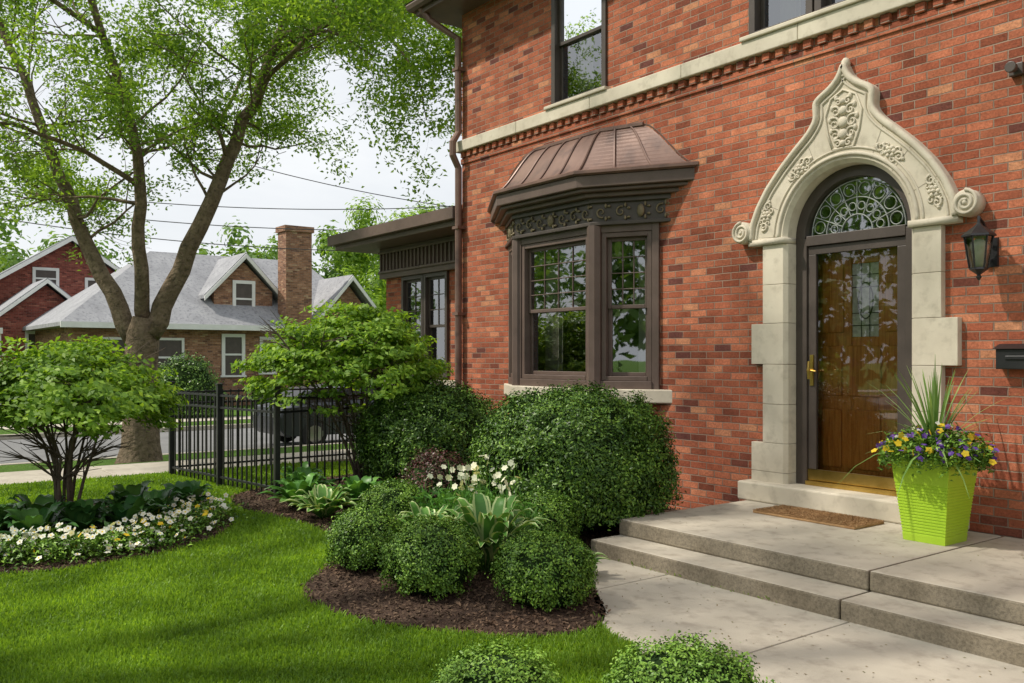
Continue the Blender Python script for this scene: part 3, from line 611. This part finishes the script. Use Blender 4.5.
for c,r,mt in (((-5.20,3.22,.24),(.315,.315,.27),'box'),((-4.52,3.66,.22),(.30,.30,.26),'box'),((-6.05,3.18,.23),(.27,.27,.25),'box'),((-7.15,4.05,.22),(.29,.29,.26),'box'),((-5.72,4.66,.25),(.25,.25,.27),'box'),
    ((-3.22,2.34,.05),(.30,.30,.26),'boxl'),((-2.66,2.98,.09),(.35,.35,.27),'boxl')):
    ellips_shrub('boxwood_ball',c,r,mt,13500,.020,.011,250,spread=.028,px_=2.2,wa=.02,jit=.07)
ellips_shrub('barberry_shrub',(-7.55,4.75,.28),(.33,.3,.40),'burg',7000,.03,.016,200,spread=.05)
# multi-stem shrubs
def umbrella(name,base_,top_c,R,zt,zb,nleaf,mat='vib',L=.075,stems=11):
    e=empty(name); mb=MB(); tips=[]
    for i in range(stems):
        a=2*math.pi*i/stems+random.uniform(-.25,.25); rr=R*random.uniform(.25,.75)
        p0=Vector((base_[0]+.08*math.cos(a),base_[1]+.08*math.sin(a),0)); p2=Vector((top_c[0]+rr*math.cos(a),top_c[1]+rr*math.sin(a),zb+(zt-zb)*random.uniform(.35,.6)))
        pts=[]; 
        for k in range(7):
            q=k/6; p=p0.lerp(p2,q); s=math.sin(q*math.pi)*.1; pts.append(p+Vector((-s*math.cos(a)+random.uniform(-.02,.02),-s*math.sin(a)+random.uniform(-.02,.02),.05*math.sin(q*math.pi))))
        mb.tube(pts,[.019*(1-.6*k/6) for k in range(7)],6)
        for _ in range(8):
            k=random.randint(2,6); q=pts[k]; b=a+random.uniform(-1.5,1.5); l=random.uniform(.25,.55)*R
            t=q+Vector((math.cos(b)*l,math.sin(b)*l,random.uniform(.05,.35))); m=q.lerp(t,.5)+Vector((0,0,.05)); mb.tube([q,m,t],[.009,.006,.003],5)
            for __ in range(3):
                b2=b+random.uniform(-1,1); t2=m+Vector((math.cos(b2)*l*.7,math.sin(b2)*l*.7,random.uniform(0,.25))); mb.tube([m,t2],[.005,.002],4)
    make('stems',mb,'stem',e)
    nc=430; a=rng.uniform(0,2*math.pi,nc); rr=np.sqrt(rng.uniform(0,1,nc)); hgt=(zt-zb)
    lump=1+.14*np.sin(a*3+1)+.10*np.sin(a*5+2)+rng.normal(0,.05,nc)
    X=top_c[0]+R*rr*lump*np.cos(a); Y=top_c[1]+R*rr*lump*np.sin(a)
    ztop=zb+hgt*(1-rr**2.6*.6)+rng.normal(0,.065,nc); zz=ztop-np.abs(rng.normal(0,.34,nc))*hgt*(1.2-.8*rr)
    zz=np.maximum(zz,zb-.05+rng.uniform(0,.15,nc))
    idx=rng.integers(0,nc,nleaf); P=np.stack([X[idx],Y[idx],zz[idx]],1)+rng.normal(0,1,(nleaf,3))*np.array([.08,.08,.026])
    out=np.stack([(P[:,0]-top_c[0]),(P[:,1]-top_c[1]),np.zeros(nleaf)],1)/R
    Nn=np.array([0,0,1.])+out*.8+rng.normal(0,.45,(nleaf,3))
    quads_obj('leaves',leafquads(P,Nn,L,L*.55,.12),mat,e); return e
umbrella('multi_stem_shrub',(-9.3,1.73),(-9.3,1.73),1.0,1.74,.82,17500,L=.068)
umbrella('multi_stem_shrub',(-9.76,5.15),(-9.75,4.95),1.12,2.2,1.0,19000,L=.072)
def hosta(mb,c,n,L,W,up=.6,z0=.02,edge=False):
    for i in range(n):
        a=i*2.399+random.uniform(-.2,.2); ring=random.uniform(.4,1); l=L*random.uniform(.75,1.15); w=W*random.uniform(.8,1.1)
        d=Vector((math.cos(a),math.sin(a),0)); s=Vector((-math.sin(a),math.cos(a),0)); el=up*(1.5-ring)
        rows=[]; K=7
        for k in range(K+1):
            q=k/K; pos=Vector((c[0],c[1],z0))+d*(l*ring*(q**.9)+.02)+Vector((0,0,l*el*math.sin(min(q*1.9,2.6))*.8))
            ww=w*.5*(math.sin(math.pi*min(1,(q*1.02+.0))**.85)**.8 if 0<q<1 else .02)*(1.0 if q>.25 else .5)
            for f in (-1,-.72,0,.72,1): rows.append(pos+s*ww*f+Vector((0,0,ww*.35*abs(f)+(.006*math.sin(q*14+i) if abs(f)==1 else 0))))
        f0=[];f1=[]
        for k in range(K):
            b=k*5
            for j in range(4): (f1 if j in (0,3) else f0).append((b+j,b+j+1,b+6+j,b+5+j))
        o=len(mb.v); mb.add(rows,f0,0); mb.f+=[tuple(i_+o for i_ in f) for f in f1]; mb.m+=[1 if edge else 0]*len(f1)
def hostaplant(c,n,L,W,up,edge=True):
    hs=empty('hosta_plant'); mb=MB(); hosta(mb,c,n,L,W,up,.02,edge); make('hosta_leaves',mb,['hosta','hedge'],hs,smooth=True,recalc=False)
hostaplant((-5.42,3.86),96,.54,.12,1.1); hostaplant((-5.85,3.78),60,.46,.11,1.0); hostaplant((-6.35,3.9),48,.42,.11,.9); hostaplant((-4.95,4.2),34,.34,.10,.8)
for c in ((-8.2,3.85),(-8.9,3.9),(-7.75,4.35),(-9.4,4.2),(-8.5,4.4),(-10.0,4.4)): hostaplant(c,46,.42,.12,.85,c[0]>-8.4)
lb=empty('leafy_bed_plants'); mb=MB()
for c in ((-9.0,1.1),(-8.7,1.75),(-8.85,2.4),(-9.5,2.35),(-9.6,1.0),(-8.55,2.1),(-9.2,1.5),(-8.8,.7),(-9.2,2.8),(-8.5,1.35)): hosta(mb,c,30,.42,.16,.85)
make('broad_leaves',mb,'hostad',lb,smooth=True,recalc=False)
def petals(pts,r,n=5,up=.8):
    pts=np.asarray(pts); k=len(pts); out=[]
    nr=norm(rng.normal(0,.45,(k,3))+np.array([.35,-.25,up])); a=norm(np.cross(nr,rng.normal(size=(k,3)))); b=np.cross(nr,a)
    for i in range(n):
        t=2*math.pi*i/n; d_=a*math.cos(t)+b*math.sin(t); s=-a*math.sin(t)+b*math.cos(t)
        out.append(np.stack([pts,pts+d_*r*.6+s*r*.42+nr*r*.15,pts+d_*r+nr*r*.1,pts+d_*r*.6-s*r*.42+nr*r*.15],1))
    return np.concatenate(out),nr
KF=640
fl=empty('flower_bed_border'); ang=rng.uniform(-1.5,1.9,KF); rad=rng.normal(1.34,.16,KF)+.06*np.sin(ang*6)
P=np.stack([-9.15+rad*np.cos(ang),1.55+rad*np.sin(ang)*.93,rng.uniform(.08,.25,KF)],1); isy=rng.random(KF)<.08
q,nr=petals(P[~isy],.028); quads_obj('white_petals',q,'white',fl); q,_=petals(P[~isy]+nr*.006,.008); quads_obj('flower_eyes',q,'yellow',fl)
q,_=petals(P[isy],.028); quads_obj('yellow_petals',q,'yellow',fl)
k=16000; ang=rng.uniform(-1.5,1.9,k); rad=rng.normal(1.34,.17,k)+.06*np.sin(ang*6); p=np.stack([-9.15+rad*np.cos(ang),1.55+rad*np.sin(ang)*.93,rng.uniform(.03,.20,k)],1)
quads_obj('foliage',leafquads(p,rng.normal(0,.5,(k,3))+np.array([0,0,1]),.045,.02),'box',fl)
# lilies
ll=empty('white_lily_plants'); mb=MB(); fp=[]
for i in range(32):
    x=-6.15+random.uniform(-.75,.55); y=4.3+random.uniform(-.25,.35); z=random.uniform(.46,.78); tx=x+random.uniform(-.08,.08)
    mb.tube([(x,y,.02),(x+.01,y,z*.5),(tx,y,z)],[.005,.004,.003],4)
    for _ in range(2): fp.append((tx+random.uniform(-.04,.04),y+random.uniform(-.04,.04),z+random.uniform(-.09,.03)))
make('stems',mb,'hosta',ll); q,_=petals(fp,.032,6,.3); quads_obj('lily_petals',q,'cream',ll)
k=2400; p=np.stack([rng.uniform(-6.8,-5.5,k),rng.uniform(4.05,4.6,k),rng.uniform(.05,.46,k)],1); nr_=rng.normal(0,1,(k,3)); nr_[:,2]*=.3; quads_obj('lily_foliage',leafquads(p,nr_,.14,.018),'hosta',ll)
# ------------------------------------------------------------ pot
pt=empty('flower_planter'); px_,py_=-3.38,6.42; mb=MB()
Hh=.62; zb=.281
def sq_(h): return [(px_-h,py_-h),(px_+h,py_-h),(px_+h,py_+h),(px_-h,py_+h)]
nl=26; prof=[]
for i in range(nl+1):
    s=i/nl; h=.155+.06*s; z=zb+Hh*.93*s
    if .05<s<.72: prof+= [(h,z),(h,z+.013),(h-.0025,z+.015),(h-.0025,z+.019)]
    else: prof.append((h,z))
prof+=[(.217,zb+Hh*.935),(.232,zb+Hh*.94),(.234,zb+Hh),(.205,zb+Hh),(.20,zb+Hh-.05)]
vs=[];fs=[]
for h,z in prof: vs+=[(x,y,z) for x,y in sq_(h)]
for i in range(len(prof)-1):
    for j in range(4): fs.append((i*4+j,i*4+(j+1)%4,(i+1)*4+(j+1)%4,(i+1)*4+j))
fs.append((3,2,1,0)); mb.add(vs,fs); make('pot',mb,'lime',pt)
zt=zb+Hh; mb=MB(); mb.box(px_-.2,px_+.2,py_-.2,py_+.2,zt-.06,zt-.03); make('soil',mb,'mulch',pt)
mb=MB()
for i in range(70):
    a=random.uniform(0,6.28); tilt=abs(random.gauss(0,.45)); l=random.uniform(.5,.78); d=Vector((math.cos(a),math.sin(a),0)); s=Vector((-math.sin(a),math.cos(a),0)); rows=[]
    for k in range(6):
        q=k/5; t=tilt*(1+.8*q); pos=Vector((px_,py_,zt-.03))+d*(l*q*math.sin(t))+Vector((0,0,l*q*math.cos(t))); w=.010*(1-q**2)+.001; rows+=[pos-s*w,pos+s*w]
    mb.add(rows,[(2*k,2*k+1,2*k+3,2*k+2) for k in range(5)])
make('spike_plant',mb,'lgreen',pt,recalc=False)
k=6500; a=rng.uniform(0,6.28,k); r_=np.sqrt(rng.uniform(0,1,k))*.38; p=np.stack([px_+r_*np.cos(a),py_+r_*np.sin(a),zt+.15-r_*.40+rng.normal(0,.045,k)],1)
quads_obj('pot_foliage',leafquads(p,rng.normal(0,.6,(k,3))+np.array([0,0,1]),.038,.018),'box',pt)
def pf(n,mt,r):
    a=rng.uniform(0,6.28,n); r_=np.sqrt(rng.uniform(.05,1,n))*.41; p=np.stack([px_+r_*np.cos(a),py_+r_*np.sin(a),zt+.21-r_*.42+rng.normal(0,.04,n)],1); q,_=petals(p,r,5,.6); quads_obj(mt+'_flowers',q,mt,pt)
pf(110,'purple',.024); pf(70,'yellow',.029); pf(22,'white',.02)
mb=MB()
for i in range(22):
    a=random.uniform(-.6,6.0); l=random.uniform(.3,.5); mb.tube([(px_,py_,zt),(px_+l*.5*math.cos(a),py_+l*.5*math.sin(a)*.5,zt+.08),(px_+l*math.cos(a),py_+l*math.sin(a)*.5-.02,zt+random.uniform(-.08,.1))],.003,4)
make('trailing_stems',mb,'hosta',pt)
# ------------------------------------------------------------ fence
fe=empty('iron_fence'); mb=MB()
def run(p0,p1,posts=True):
    F,L=frame(p0,p1); n=int(L/.115)
    for i in range(n+1):
        u=i*L/n; mb.fb(F,u-.008,u+.008,.05,1.17,-.008,.008)
    ns=max(1,int(L/2))
    for i in range(ns):
        a,b=i*L/ns,(i+1)*L/ns
        for zz in (.12,.98,1.13): mb.fb(F,a,b,zz,zz+.026,-.014,.014)
run((-12.45,3.62),(-11.08,3.80)); run((-11.08,3.80),(-9.7,3.98)); run((-9.7,3.98),(-10.75,7.5)); run((-12.45,3.62),(-12.6,10.5))
for p in ((-12.45,3.62),(-11.08,3.80),(-9.7,3.98),(-10.3,5.9),(-12.53,7)):
    mb.box(p[0]-.03,p[0]+.03,p[1]-.03,p[1]+.03,0,1.27); mb.box(p[0]-.038,p[0]+.038,p[1]-.038,p[1]+.038,1.27,1.29)
make('fence_bars',mb,'iron',fe)
# ------------------------------------------------------------ trees
def tree(name,base2,zb,limbs,trunk,toW,filt,leafsz,per,lev2=(8,5),mat='tree',LL=(2.6,1.3),sprd=.17):
    e=empty(name); mb=MB(); tips=[]; twig=[]
    mb.tube([toW(*p[:3]) for p in trunk],[p[3] for p in trunk],14,0)
    def grow(p,d,L,r,lev):
        n=5; pts=[p.copy()]; q=p.copy()
        for i in range(n):
            d=(d+Vector((random.gauss(0,.2),random.gauss(0,.2),random.gauss(0,.14)+(.06 if lev else -.06)))).normalized(); q=q+d*(L/n); pts.append(q.copy())
        e_=np.array([tuple(pts[-1])]); 
        if filt(e_)[0] or lev>0 and random.random()<.4: mb.tube(pts,[r*(1-.7*i/n) for i in range(n+1)],6 if lev else 4,0,False)
        if lev==0: tips.extend(pts[2:]); return
        if lev==1: tips.extend(pts[3:])
        for _ in range(lev2[1] if lev==1 else lev2[0]):
            k=random.randint(1,n); dd=(d+Vector((random.gauss(0,.75),random.gauss(0,.75),random.gauss(0,.5)))).normalized(); grow(pts[k],dd,L*random.uniform(.45,.7),r*.45,lev-1)
    for lm in limbs:
        pts=[Vector(toW(*p[:3])) for p in lm]; P=[]
        for i in range(len(pts)-1):
            for k in range(3): P.append(pts[i].lerp(pts[i+1],k/3)+Vector((random.gauss(0,.03),random.gauss(0,.03),0)))
        P.append(pts[-1]); r0=lm[0][3]; r1=lm[-1][3]; n=len(P); rad=[r0+(r1-r0)*i/(n-1) for i in range(n)]
        mb.tube(P,rad,10,0)
        for i in range(int(n*.35),n):
            for _ in range(2):
                t=(P[min(i+1,n-1)]-P[i-1]).normalized(); dd=(t*.6+Vector((random.gauss(0,.8),random.gauss(0,.8),random.gauss(.1,.4)))).normalized()
                grow(P[i],dd,random.uniform(*(LL[1],LL[0])),min(rad[i]*.33,.035),2 if random.random()<.5 else 1)
    make('trunk_and_limbs',mb,'bark',e,smooth=True)
    T=np.array([tuple(t) for t in tips]); T=T[filt(T)]
    idx=np.repeat(np.arange(len(T)),per); k=len(idx); P=T[idx]+rng.normal(0,1,(k,3))*np.array([sprd,sprd,sprd*.75])-np.array([0,0,.05])
    quads_obj('leaves',leafquads(P,rng.normal(0,.7,(k,3))+np.array([0,0,.7]),leafsz,leafsz*.5),mat,e); print(name,len(T),k); return e
S=17.6/897; TB=17.6*(Fv+(-.426+.01)*Rv)
def toW(px,py,dep,r=0):
    a=(px-130)*S; p=TB+Rv*a+Fv*dep; return (p[0],p[1],H-(py-357)*S)
trunk=[(130,474,0,.58),(131,462,0,.44),(132,445,0,.36),(132,410,0,.325),(132,370,0,.31),(134,335,0,.31),(137,318,0,.24)]
limbs=[[(126,340,0,.19),(100,292,.1,.16),(70,240,.3,.13),(38,170,.5,.11),(5,90,.8,.09),(-40,0,1,.06),(-80,-80,1,.04)],
 [(134,330,.05,.15),(138,270,-.3,.125),(143,210,-.6,.11),(146,140,-.9,.09),(125,60,-1.3,.07),(105,-30,-1.8,.05),(100,-100,-2,.03)],
 [(140,335,0,.21),(160,292,.1,.165),(188,225,.2,.14),(212,155,.4,.12),(236,95,.5,.10),(262,25,.6,.08),(290,-50,.8,.06),(310,-130,1,.04)],
 [(232,108,.5,.06),(262,72,0,.05),(310,45,-.6,.04),(365,20,-1,.03),(420,0,-1.4,.02)],
 [(140,190,-.6,.055),(105,165,-1.2,.045),(60,150,-2,.035),(10,160,-2.6,.025)],
 [(50,195,.4,.055),(20,190,1.2,.04),(-30,175,1.8,.03)],
 [(255,40,.6,.06),(310,-10,1.6,.05),(370,-40,2.2,.04),(430,-60,2.6,.03)],
 [(212,155,.4,.05),(190,110,1.2,.04),(200,50,2,.03),(220,-20,2.6,.025)],
 [(350,25,-.9,.03),(385,50,-1.2,.02),(415,95,-1.4,.015),(425,140,-1.5,.01)],
 [(262,25,.6,.05),(300,35,-.4,.035),(345,60,-1.4,.025),(380,90,-2,.015)],
 [(125,60,-1.3,.05),(80,30,-2.2,.04),(30,20,-3,.03),(-20,40,-3.4,.02)]]
hole=rng.uniform(0,1,(24,3))*np.array([520,230,0])+np.array([-40,0,0]); hole[:,2]=rng.uniform(9,24,24)
def filt(T):
    r=T[:,0]*Rv[0]+T[:,1]*Rv[1]; d=T[:,0]*Fv[0]+T[:,1]*Fv[1]; px=512+FX*r/d; py=357-FX*(T[:,2]-H)/d
    rn=rng.random(len(T)); ok=(T[:,2]>3.6)
    lim=np.interp(px,[-300,0,60,150,200,260,320,360,420,470],[225,230,240,238,205,175,155,175,215,180])+rng.normal(0,14,len(T))
    q=rn<np.interp(py,[-50,60,140,240],[.82,.64,.50,.45])
    for h in hole: q&=((px-h[0])**2+(py-h[1])**2>h[2]**2)
    return ok&(py<lim)&q
tree('street_elm_tree',TB,0,limbs,trunk,toW,filt,.096,17,(5,4),LL=(2.4,1.2),sprd=.155)
SB=np.array([-7.6,-3.2])
def toS(a,z,b,r=0): return (SB[0]+a,SB[1]+b,z)
tr2=[(0,-.05,0,.42),(0,.3,0,.32),(.05,2,0,.28),(.1,4,.05,.26),(.1,5,.1,.24)]
lb2=[[(.1,4.9,.1,.17),(-1,7,.6,.13),(-1.8,9,1.8,.09),(-2.2,11,3,.04)],[(.1,4.9,.1,.17),(.8,7,1.2,.13),(1.3,8.8,2.8,.09),(1.6,10.5,4.2,.04)],[(.1,4.9,.1,.16),(.4,7,-1.2,.12),(1,9,-2.5,.05)],
     [(.0,6,.6,.1),(-.4,8,2.4,.08),(-.8,9.5,4.4,.04)]]
tree('lawn_maple_tree',SB,0,lb2,tr2,toS,lambda T:(T[:,2]>6.6)&(rng.random(len(T))<.20),.13,12,(4,4),LL=(2.2,1.2))
def mass(name,blobs,n,L,mat='far'):
    e=empty(name); Q=[]; 
    tot=sum(b[3]*b[4] for b in blobs)
    for x,y,z,rx,rz in blobs:
        k=int(n*rx*rz/tot); ph=rng.uniform(0,6.28,3); dv=norm(rng.normal(size=(k,3))); 
        sub=norm(rng.normal(size=(34,3))); sub*=rng.uniform(.5,1.0,(34,1)); idx=rng.integers(0,34,k)
        P=(sub[idx]+dv*rng.uniform(.1,.32,(k,1)))*np.array([rx,rx,rz])+np.array([x,y,z]); Q.append(leafquads(P,dv+np.array([0,0,.4]),L,L*.6))
    Q=np.concatenate(Q); Q=Q[Q[:,:,2].min(1)>-.6]; quads_obj('leaf_mass',Q,mat,e)
    mb=MB()
    for x,y,z,rx,rz in blobs: mb.tube([(x,y,-.5),(x+.1,y,z*.6),(x,y,z)],[.25,.18,.08],7)
    make('trunks',mb,'bark',e)
mass('distant_trees',[(-66,y+rng.uniform(-2,2),rng.uniform(5,7.5),rng.uniform(4,5.5),rng.uniform(4.5,5.5)) for y in np.arange(-20,75,5.5)],60000,.5)
mass('garden_trees',[(-50,28,6.5,4.5,4.6),(-47,33,6,4.5,4.8),(-33,24.5,4.6,2.6,3.4),(-30,21.5,1.8,1.8,2.2),(-34,31,6.2,3.8,4.4),(-46,3.2,2.6,2.2,3.0)],66000,.26,'tree')
mass('trees_across_garden',[(x,-26+rng.uniform(-3,3),6,5,6.5) for x in np.arange(-45,30,7)],22000,.6)
def hedge(name,c,r,n,mat='yew'):
    ellips_shrub(name,c,r,mat,n,.11,.06,140,h0=-.6,spread=.14)
for i,(y,s) in enumerate(((8,.8),(9.6,1.0),(11.2,.7),(12.0,.6),(14.3,.5),(18,.7),(19.8,.8),(6,1.1))):
    hedge('garden_shrub',(-36.2,y,-.45+s*.6),(s*.9,s*.9,s),2600,['yew','box','vib'][i%3])
ellips_shrub('garden_shrub',(-31.5,9.6,.25),(1.1,1.1,1.4),'yew',7000,.09,.05,200,h0=-.5,spread=.12)
# ------------------------------------------------------------ neighbour houses
nb=empty('bungalow_house'); GZ=-.5
def nwin(fr,gl,x,y0,y1,z0,z1,w=.1):
    fr.box(x-.02,x+.07,y0,y0+w,z0,z1); fr.box(x-.02,x+.07,y1-w,y1,z0,z1); fr.box(x-.02,x+.068,y0+w,y1-w,z1-w,z1); fr.box(x-.02,x+.09,y0-.05,y1+.05,z0-.08,z0)
    zm=(z0+z1)/2; fr.box(x-.02,x+.05,y0+w,y1-w,zm-.04,zm+.04); gl.box(x-.01,x+.012,y0+w,y1-w,z0,z1-w)
mb=MB(); mb.box(-46,-37.5,7.2,20,GZ,2.9); mb.box(-38.4,-37.2,16.8,20.6,GZ,2.9)
mb.extr([(17.0,2.9),(20.4,2.9),(18.7,4.9)],-40,-37.25,'x'); mb.extr([(12.9,2.9),(15.5,2.9),(15.5,4.5),(14.2,5.75),(12.9,4.5)],-41,-38.3,'x')
mb.box(-37.9,-37.0,15.6,16.8,GZ,7.1); mb.box(-37.98,-36.92,15.52,16.88,7.1,7.35); make('walls',mb,'brick_tan',nb)
mb=MB()
e0=(-46.5,-37.0,6.7,20.5); zr=6.35
mb.add([(e0[1],e0[2],2.8),(e0[1],e0[3],2.8),(e0[0],e0[3],2.8),(e0[0],e0[2],2.8),(-41.75,11.2,zr),(-41.75,18.5,zr),
        (e0[1],e0[2],2.95),(e0[1],e0[3],2.95),(e0[0],e0[3],2.95),(e0[0],e0[2],2.95)],[(6,7,5,4),(7,8,5),(8,9,4,5),(9,6,4),(0,3,2,1),(0,1,7,6),(1,2,8,7),(2,3,9,8),(3,0,6,9)])
def gable(mb,y0,y1,ze,zr,xa,xb,t=.16):
    ym=(y0+y1)/2; mb.extr([(y0,ze),(ym,zr),(y1,ze),(y1,ze+t),(ym,zr+t),(y0,ze+t)],xa,xb,'x')
gable(mb,16.6,20.8,2.75,5.2,-42,-36.8); gable(mb,12.4,16.0,4.1,6.0,-41.5,-38.0)
make('roof',mb,'shing',nb)
mb=MB()
def rake(y0,y1,ze,zr,x,t=.2):
    ym=(y0+y1)/2; mb.extr([(y0,ze-t),(ym,zr-t),(y1,ze-t),(y1,ze),(ym,zr),(y0,ze)],x,x+.06,'x')
rake(16.6,20.8,2.75+.1,5.3,-36.8); rake(12.4,16.0,4.2,6.1,-38.0); mb.box(-37.0,-36.9,6.7,15.5,2.74,2.96)
gl=MB(); fr=mb
nwin(fr,gl,-37.5,12.95,13.95,.85,2.6,.14); nwin(fr,gl,-37.5,14.6,15.3,.95,2.5,.14); nwin(fr,gl,-38.3,13.7,14.7,3.35,4.95,.14); nwin(fr,gl,-37.5,8.2,9.2,.8,2.4); nwin(fr,gl,-37.5,10.2,11.4,.8,2.4); nwin(fr,gl,-37.2,17.9,19.3,.8,2.4)
make('trim',fr,'wtrim',nb); make('windows',gl,'bronze',nb)
dy=3.2
nb=empty('gabled_brick_house'); mb=MB(); mb.box(-60,-50,1+dy,11.6+dy,GZ,4.0); mb.extr([(1+dy,4.0),(11.6+dy,4.0),(6.3+dy,7.5)],-60,-50.01,'x'); mb.box(-50,-45.5,2.5+dy,6.4+dy,GZ,3.3); mb.extr([(2.5+dy,3.3),(6.4+dy,3.3),(4.45+dy,4.9)],-50,-45.5,'x')
make('walls',mb,'brick_red2',nb)
mb=MB(); gable(mb,.3+dy,12.3+dy,3.6,7.6,-60.5,-49.4); gable(mb,2.1+dy,6.8+dy,3.1,5.05,-52,-45.1); make('roof',mb,'shing',nb)
mb=MB(); rake(.3+dy,12.3+dy,3.7,7.7,-49.4,.22); rake(2.1+dy,6.8+dy,3.2,5.15,-45.1,.18); gl=MB()
nwin(mb,gl,-50,7.0+dy,8.2+dy,4.2,5.7,.14); nwin(mb,gl,-50,4.6+dy,5.8+dy,5.0,6.1,.14); nwin(mb,gl,-45.5,3.6+dy,5.3+dy,1,2.8,.14)
mb.box(-45.5,-43,1+dy,2.4+dy,2.6,2.85)
for y_ in (1.1,2.2): mb.box(-43.25,-43.1,y_+dy,y_+.15+dy,GZ,2.6)
make('trim',mb,'wtrim',nb); make('windows',gl,'bronze',nb)
# ------------------------------------------------------------ car
car=empty('parked_car'); cx_,cy_=-21.0,10.6; zr=-.57
prof=[(-2.25,.45),(-2.28,.75),(-2.2,.98),(-1.95,1.03),(-1.45,1.42),(-.6,1.50),(.35,1.47),(1.05,1.02),(2.0,.88),(2.25,.7),(2.28,.4),(2.1,.3),(-2.1,.3)]
mb=MB()
def sect(x,sc_,top): return [(cx_+x,cy_+p[0]*sc_,zr+(p[1] if p[1]<1.0 else 1.0+(p[1]-1.0)*top)) for p in prof]
secs=[(-.9,.97,0.05),(-.88,1,.1),(-.72,1,.9),(-.5,1,1),(.5,1,1),(.72,1,.9),(.88,1,.1),(.9,.97,.05)]
vs=[]; [vs.extend(sect(*s)) for s in secs]; n=len(prof); fs=[(i*n+j,i*n+(j+1)%n,(i+1)*n+(j+1)%n,(i+1)*n+j) for i in range(len(secs)-1) for j in range(n)]+[tuple(range(n)),tuple(range(7*n,8*n))]
mb.add(vs,fs); make('body',mb,'car',car,bevel=.03,smooth=False)
mb=MB()
for s in (-1,1):
    X=cx_+s*.80; q=s*.06
    mb.add([(X+q,cy_-1.65,zr+1.08),(X+q,cy_-.15,zr+1.08),(X,cy_-.15,zr+1.40),(X,cy_-1.3,zr+1.37)],[(0,1,2,3)]); mb.add([(X+q,cy_-.08,zr+1.08),(X+q,cy_+.85,zr+1.08),(X,cy_+.3,zr+1.39),(X,cy_-.08,zr+1.40)],[(0,1,2,3)])
mb.add([(cx_-.68,cy_+1.03,zr+1.07),(cx_+.68,cy_+1.03,zr+1.07),(cx_+.6,cy_+.42,zr+1.455),(cx_-.6,cy_+.42,zr+1.455)],[(0,1,2,3)]); mb.add([(cx_-.68,cy_-1.93,zr+1.07),(cx_+.68,cy_-1.93,zr+1.07),(cx_+.6,cy_-1.5,zr+1.42),(cx_-.6,cy_-1.5,zr+1.42)],[(0,1,2,3)])
make('windows',mb,'iron',car)
mb=MB(); mc=MB()
for s in (-1,1):
    for y in (-1.4,1.4):
        mb.lathe([(.2,-.11),(.32,-.1),(.34,0),(.32,.1),(.2,.11)],(cx_+s*.82,cy_+y,zr+.34),20,0,'x'); mc.lathe([(.05,-.12),(.21,-.115),(.21,.115),(.05,.12)],(cx_+s*.82,cy_+y,zr+.34),12,0,'x')
for s in (-.6,.6): mc.box(cx_+s-.15,cx_+s+.15,cy_-2.3,cy_-2.26,zr+.75,zr+.87); mc.box(cx_+s-.15,cx_+s+.15,cy_+2.2,cy_+2.27,zr+.66,zr+.78)
make('tires',mb,'tire',car); make('wheels_and_lamps',mc,'chrome',car)
# ------------------------------------------------------------ wires
pw=empty('power_line'); mb=MB()
def wire(p0,p1,sag,r=.014):
    p0=Vector(p0);p1=Vector(p1); mb.tube([p0.lerp(p1,i/24)-Vector((0,0,sag*4*(i/24)*(1-i/24))) for i in range(25)],r,4)
def at(px,py,d):
    p=d*(Fv+(px-512)/FX*Rv); return (p[0],p[1],H-(py-357)*d/FX)
a=at(-260,165,26); b=at(470,250,30)
for k in range(3): wire((a[0],a[1],a[2]+k*.35),(b[0],b[1],b[2]+k*.75),.8)
wire(at(250,165,30),at(520,215,30),.2)
mb.tube([(a[0],a[1],-.5),(a[0],a[1],a[2]+1.5)],.14,8)
mb.tube([(b[0],b[1],-.5),(b[0],b[1],b[2]+2.2)],.13,8)
make('cables_and_poles',mb,'iron',pw)
# ------------------------------------------------------------ world, sun, camera
sv=Vector((-.42,-.62,.90)).normalized()
el=math.asin(sv.z); az=math.atan2(sv.x,sv.y)
w=bpy.data.worlds.new('World'); sc.world=w; w.use_nodes=True; nt=w.node_tree; bg=nt.nodes['Background']
sky=nt.nodes.new('ShaderNodeTexSky'); sky.sky_type='NISHITA'; sky.sun_disc=False; sky.sun_elevation=el; sky.sun_rotation=az; sky.dust_density=3; sky.air_density=1
tc=nt.nodes.new('ShaderNodeTexCoord'); mp=nt.nodes.new('ShaderNodeMapping'); mp.inputs['Scale'].default_value=(1,1,2.5); nt.links.new(tc.outputs['Generated'],mp.inputs[0])
f=noise(nt,2.2,6,.6,mp.outputs[0],.3); cl=ramp(nt,f,[(.25,(.68,.68,.68)),(.62,(1,1,1))])
col=mixc(nt,cl,sky.outputs[0],(7.3,7.5,7.7)); nt.links.new(col,bg.inputs[0]); bg.inputs[1].default_value=.130
sl=bpy.data.lights.new('sun','SUN'); sl.energy=4.1; sl.angle=math.radians(1.8); sl.color=(1,.93,.82); so=bpy.data.objects.new('sun',sl); sc.collection.objects.link(so)
so.rotation_euler=sv.to_track_quat('Z','Y').to_euler()
cam=bpy.data.cameras.new('camera'); co=bpy.data.objects.new('camera',cam); sc.collection.objects.link(co); sc.camera=co
co.location=(0,0,H); co.rotation_euler=(math.radians(90),0,math.radians(53)); cam.sensor_width=36; cam.lens=FX/1024*36; cam.shift_y=15.5/1024; cam.clip_end=2000; cam.clip_start=.05
sc.view_settings.view_transform='Standard'; sc.view_settings.look='None'; sc.view_settings.exposure=0
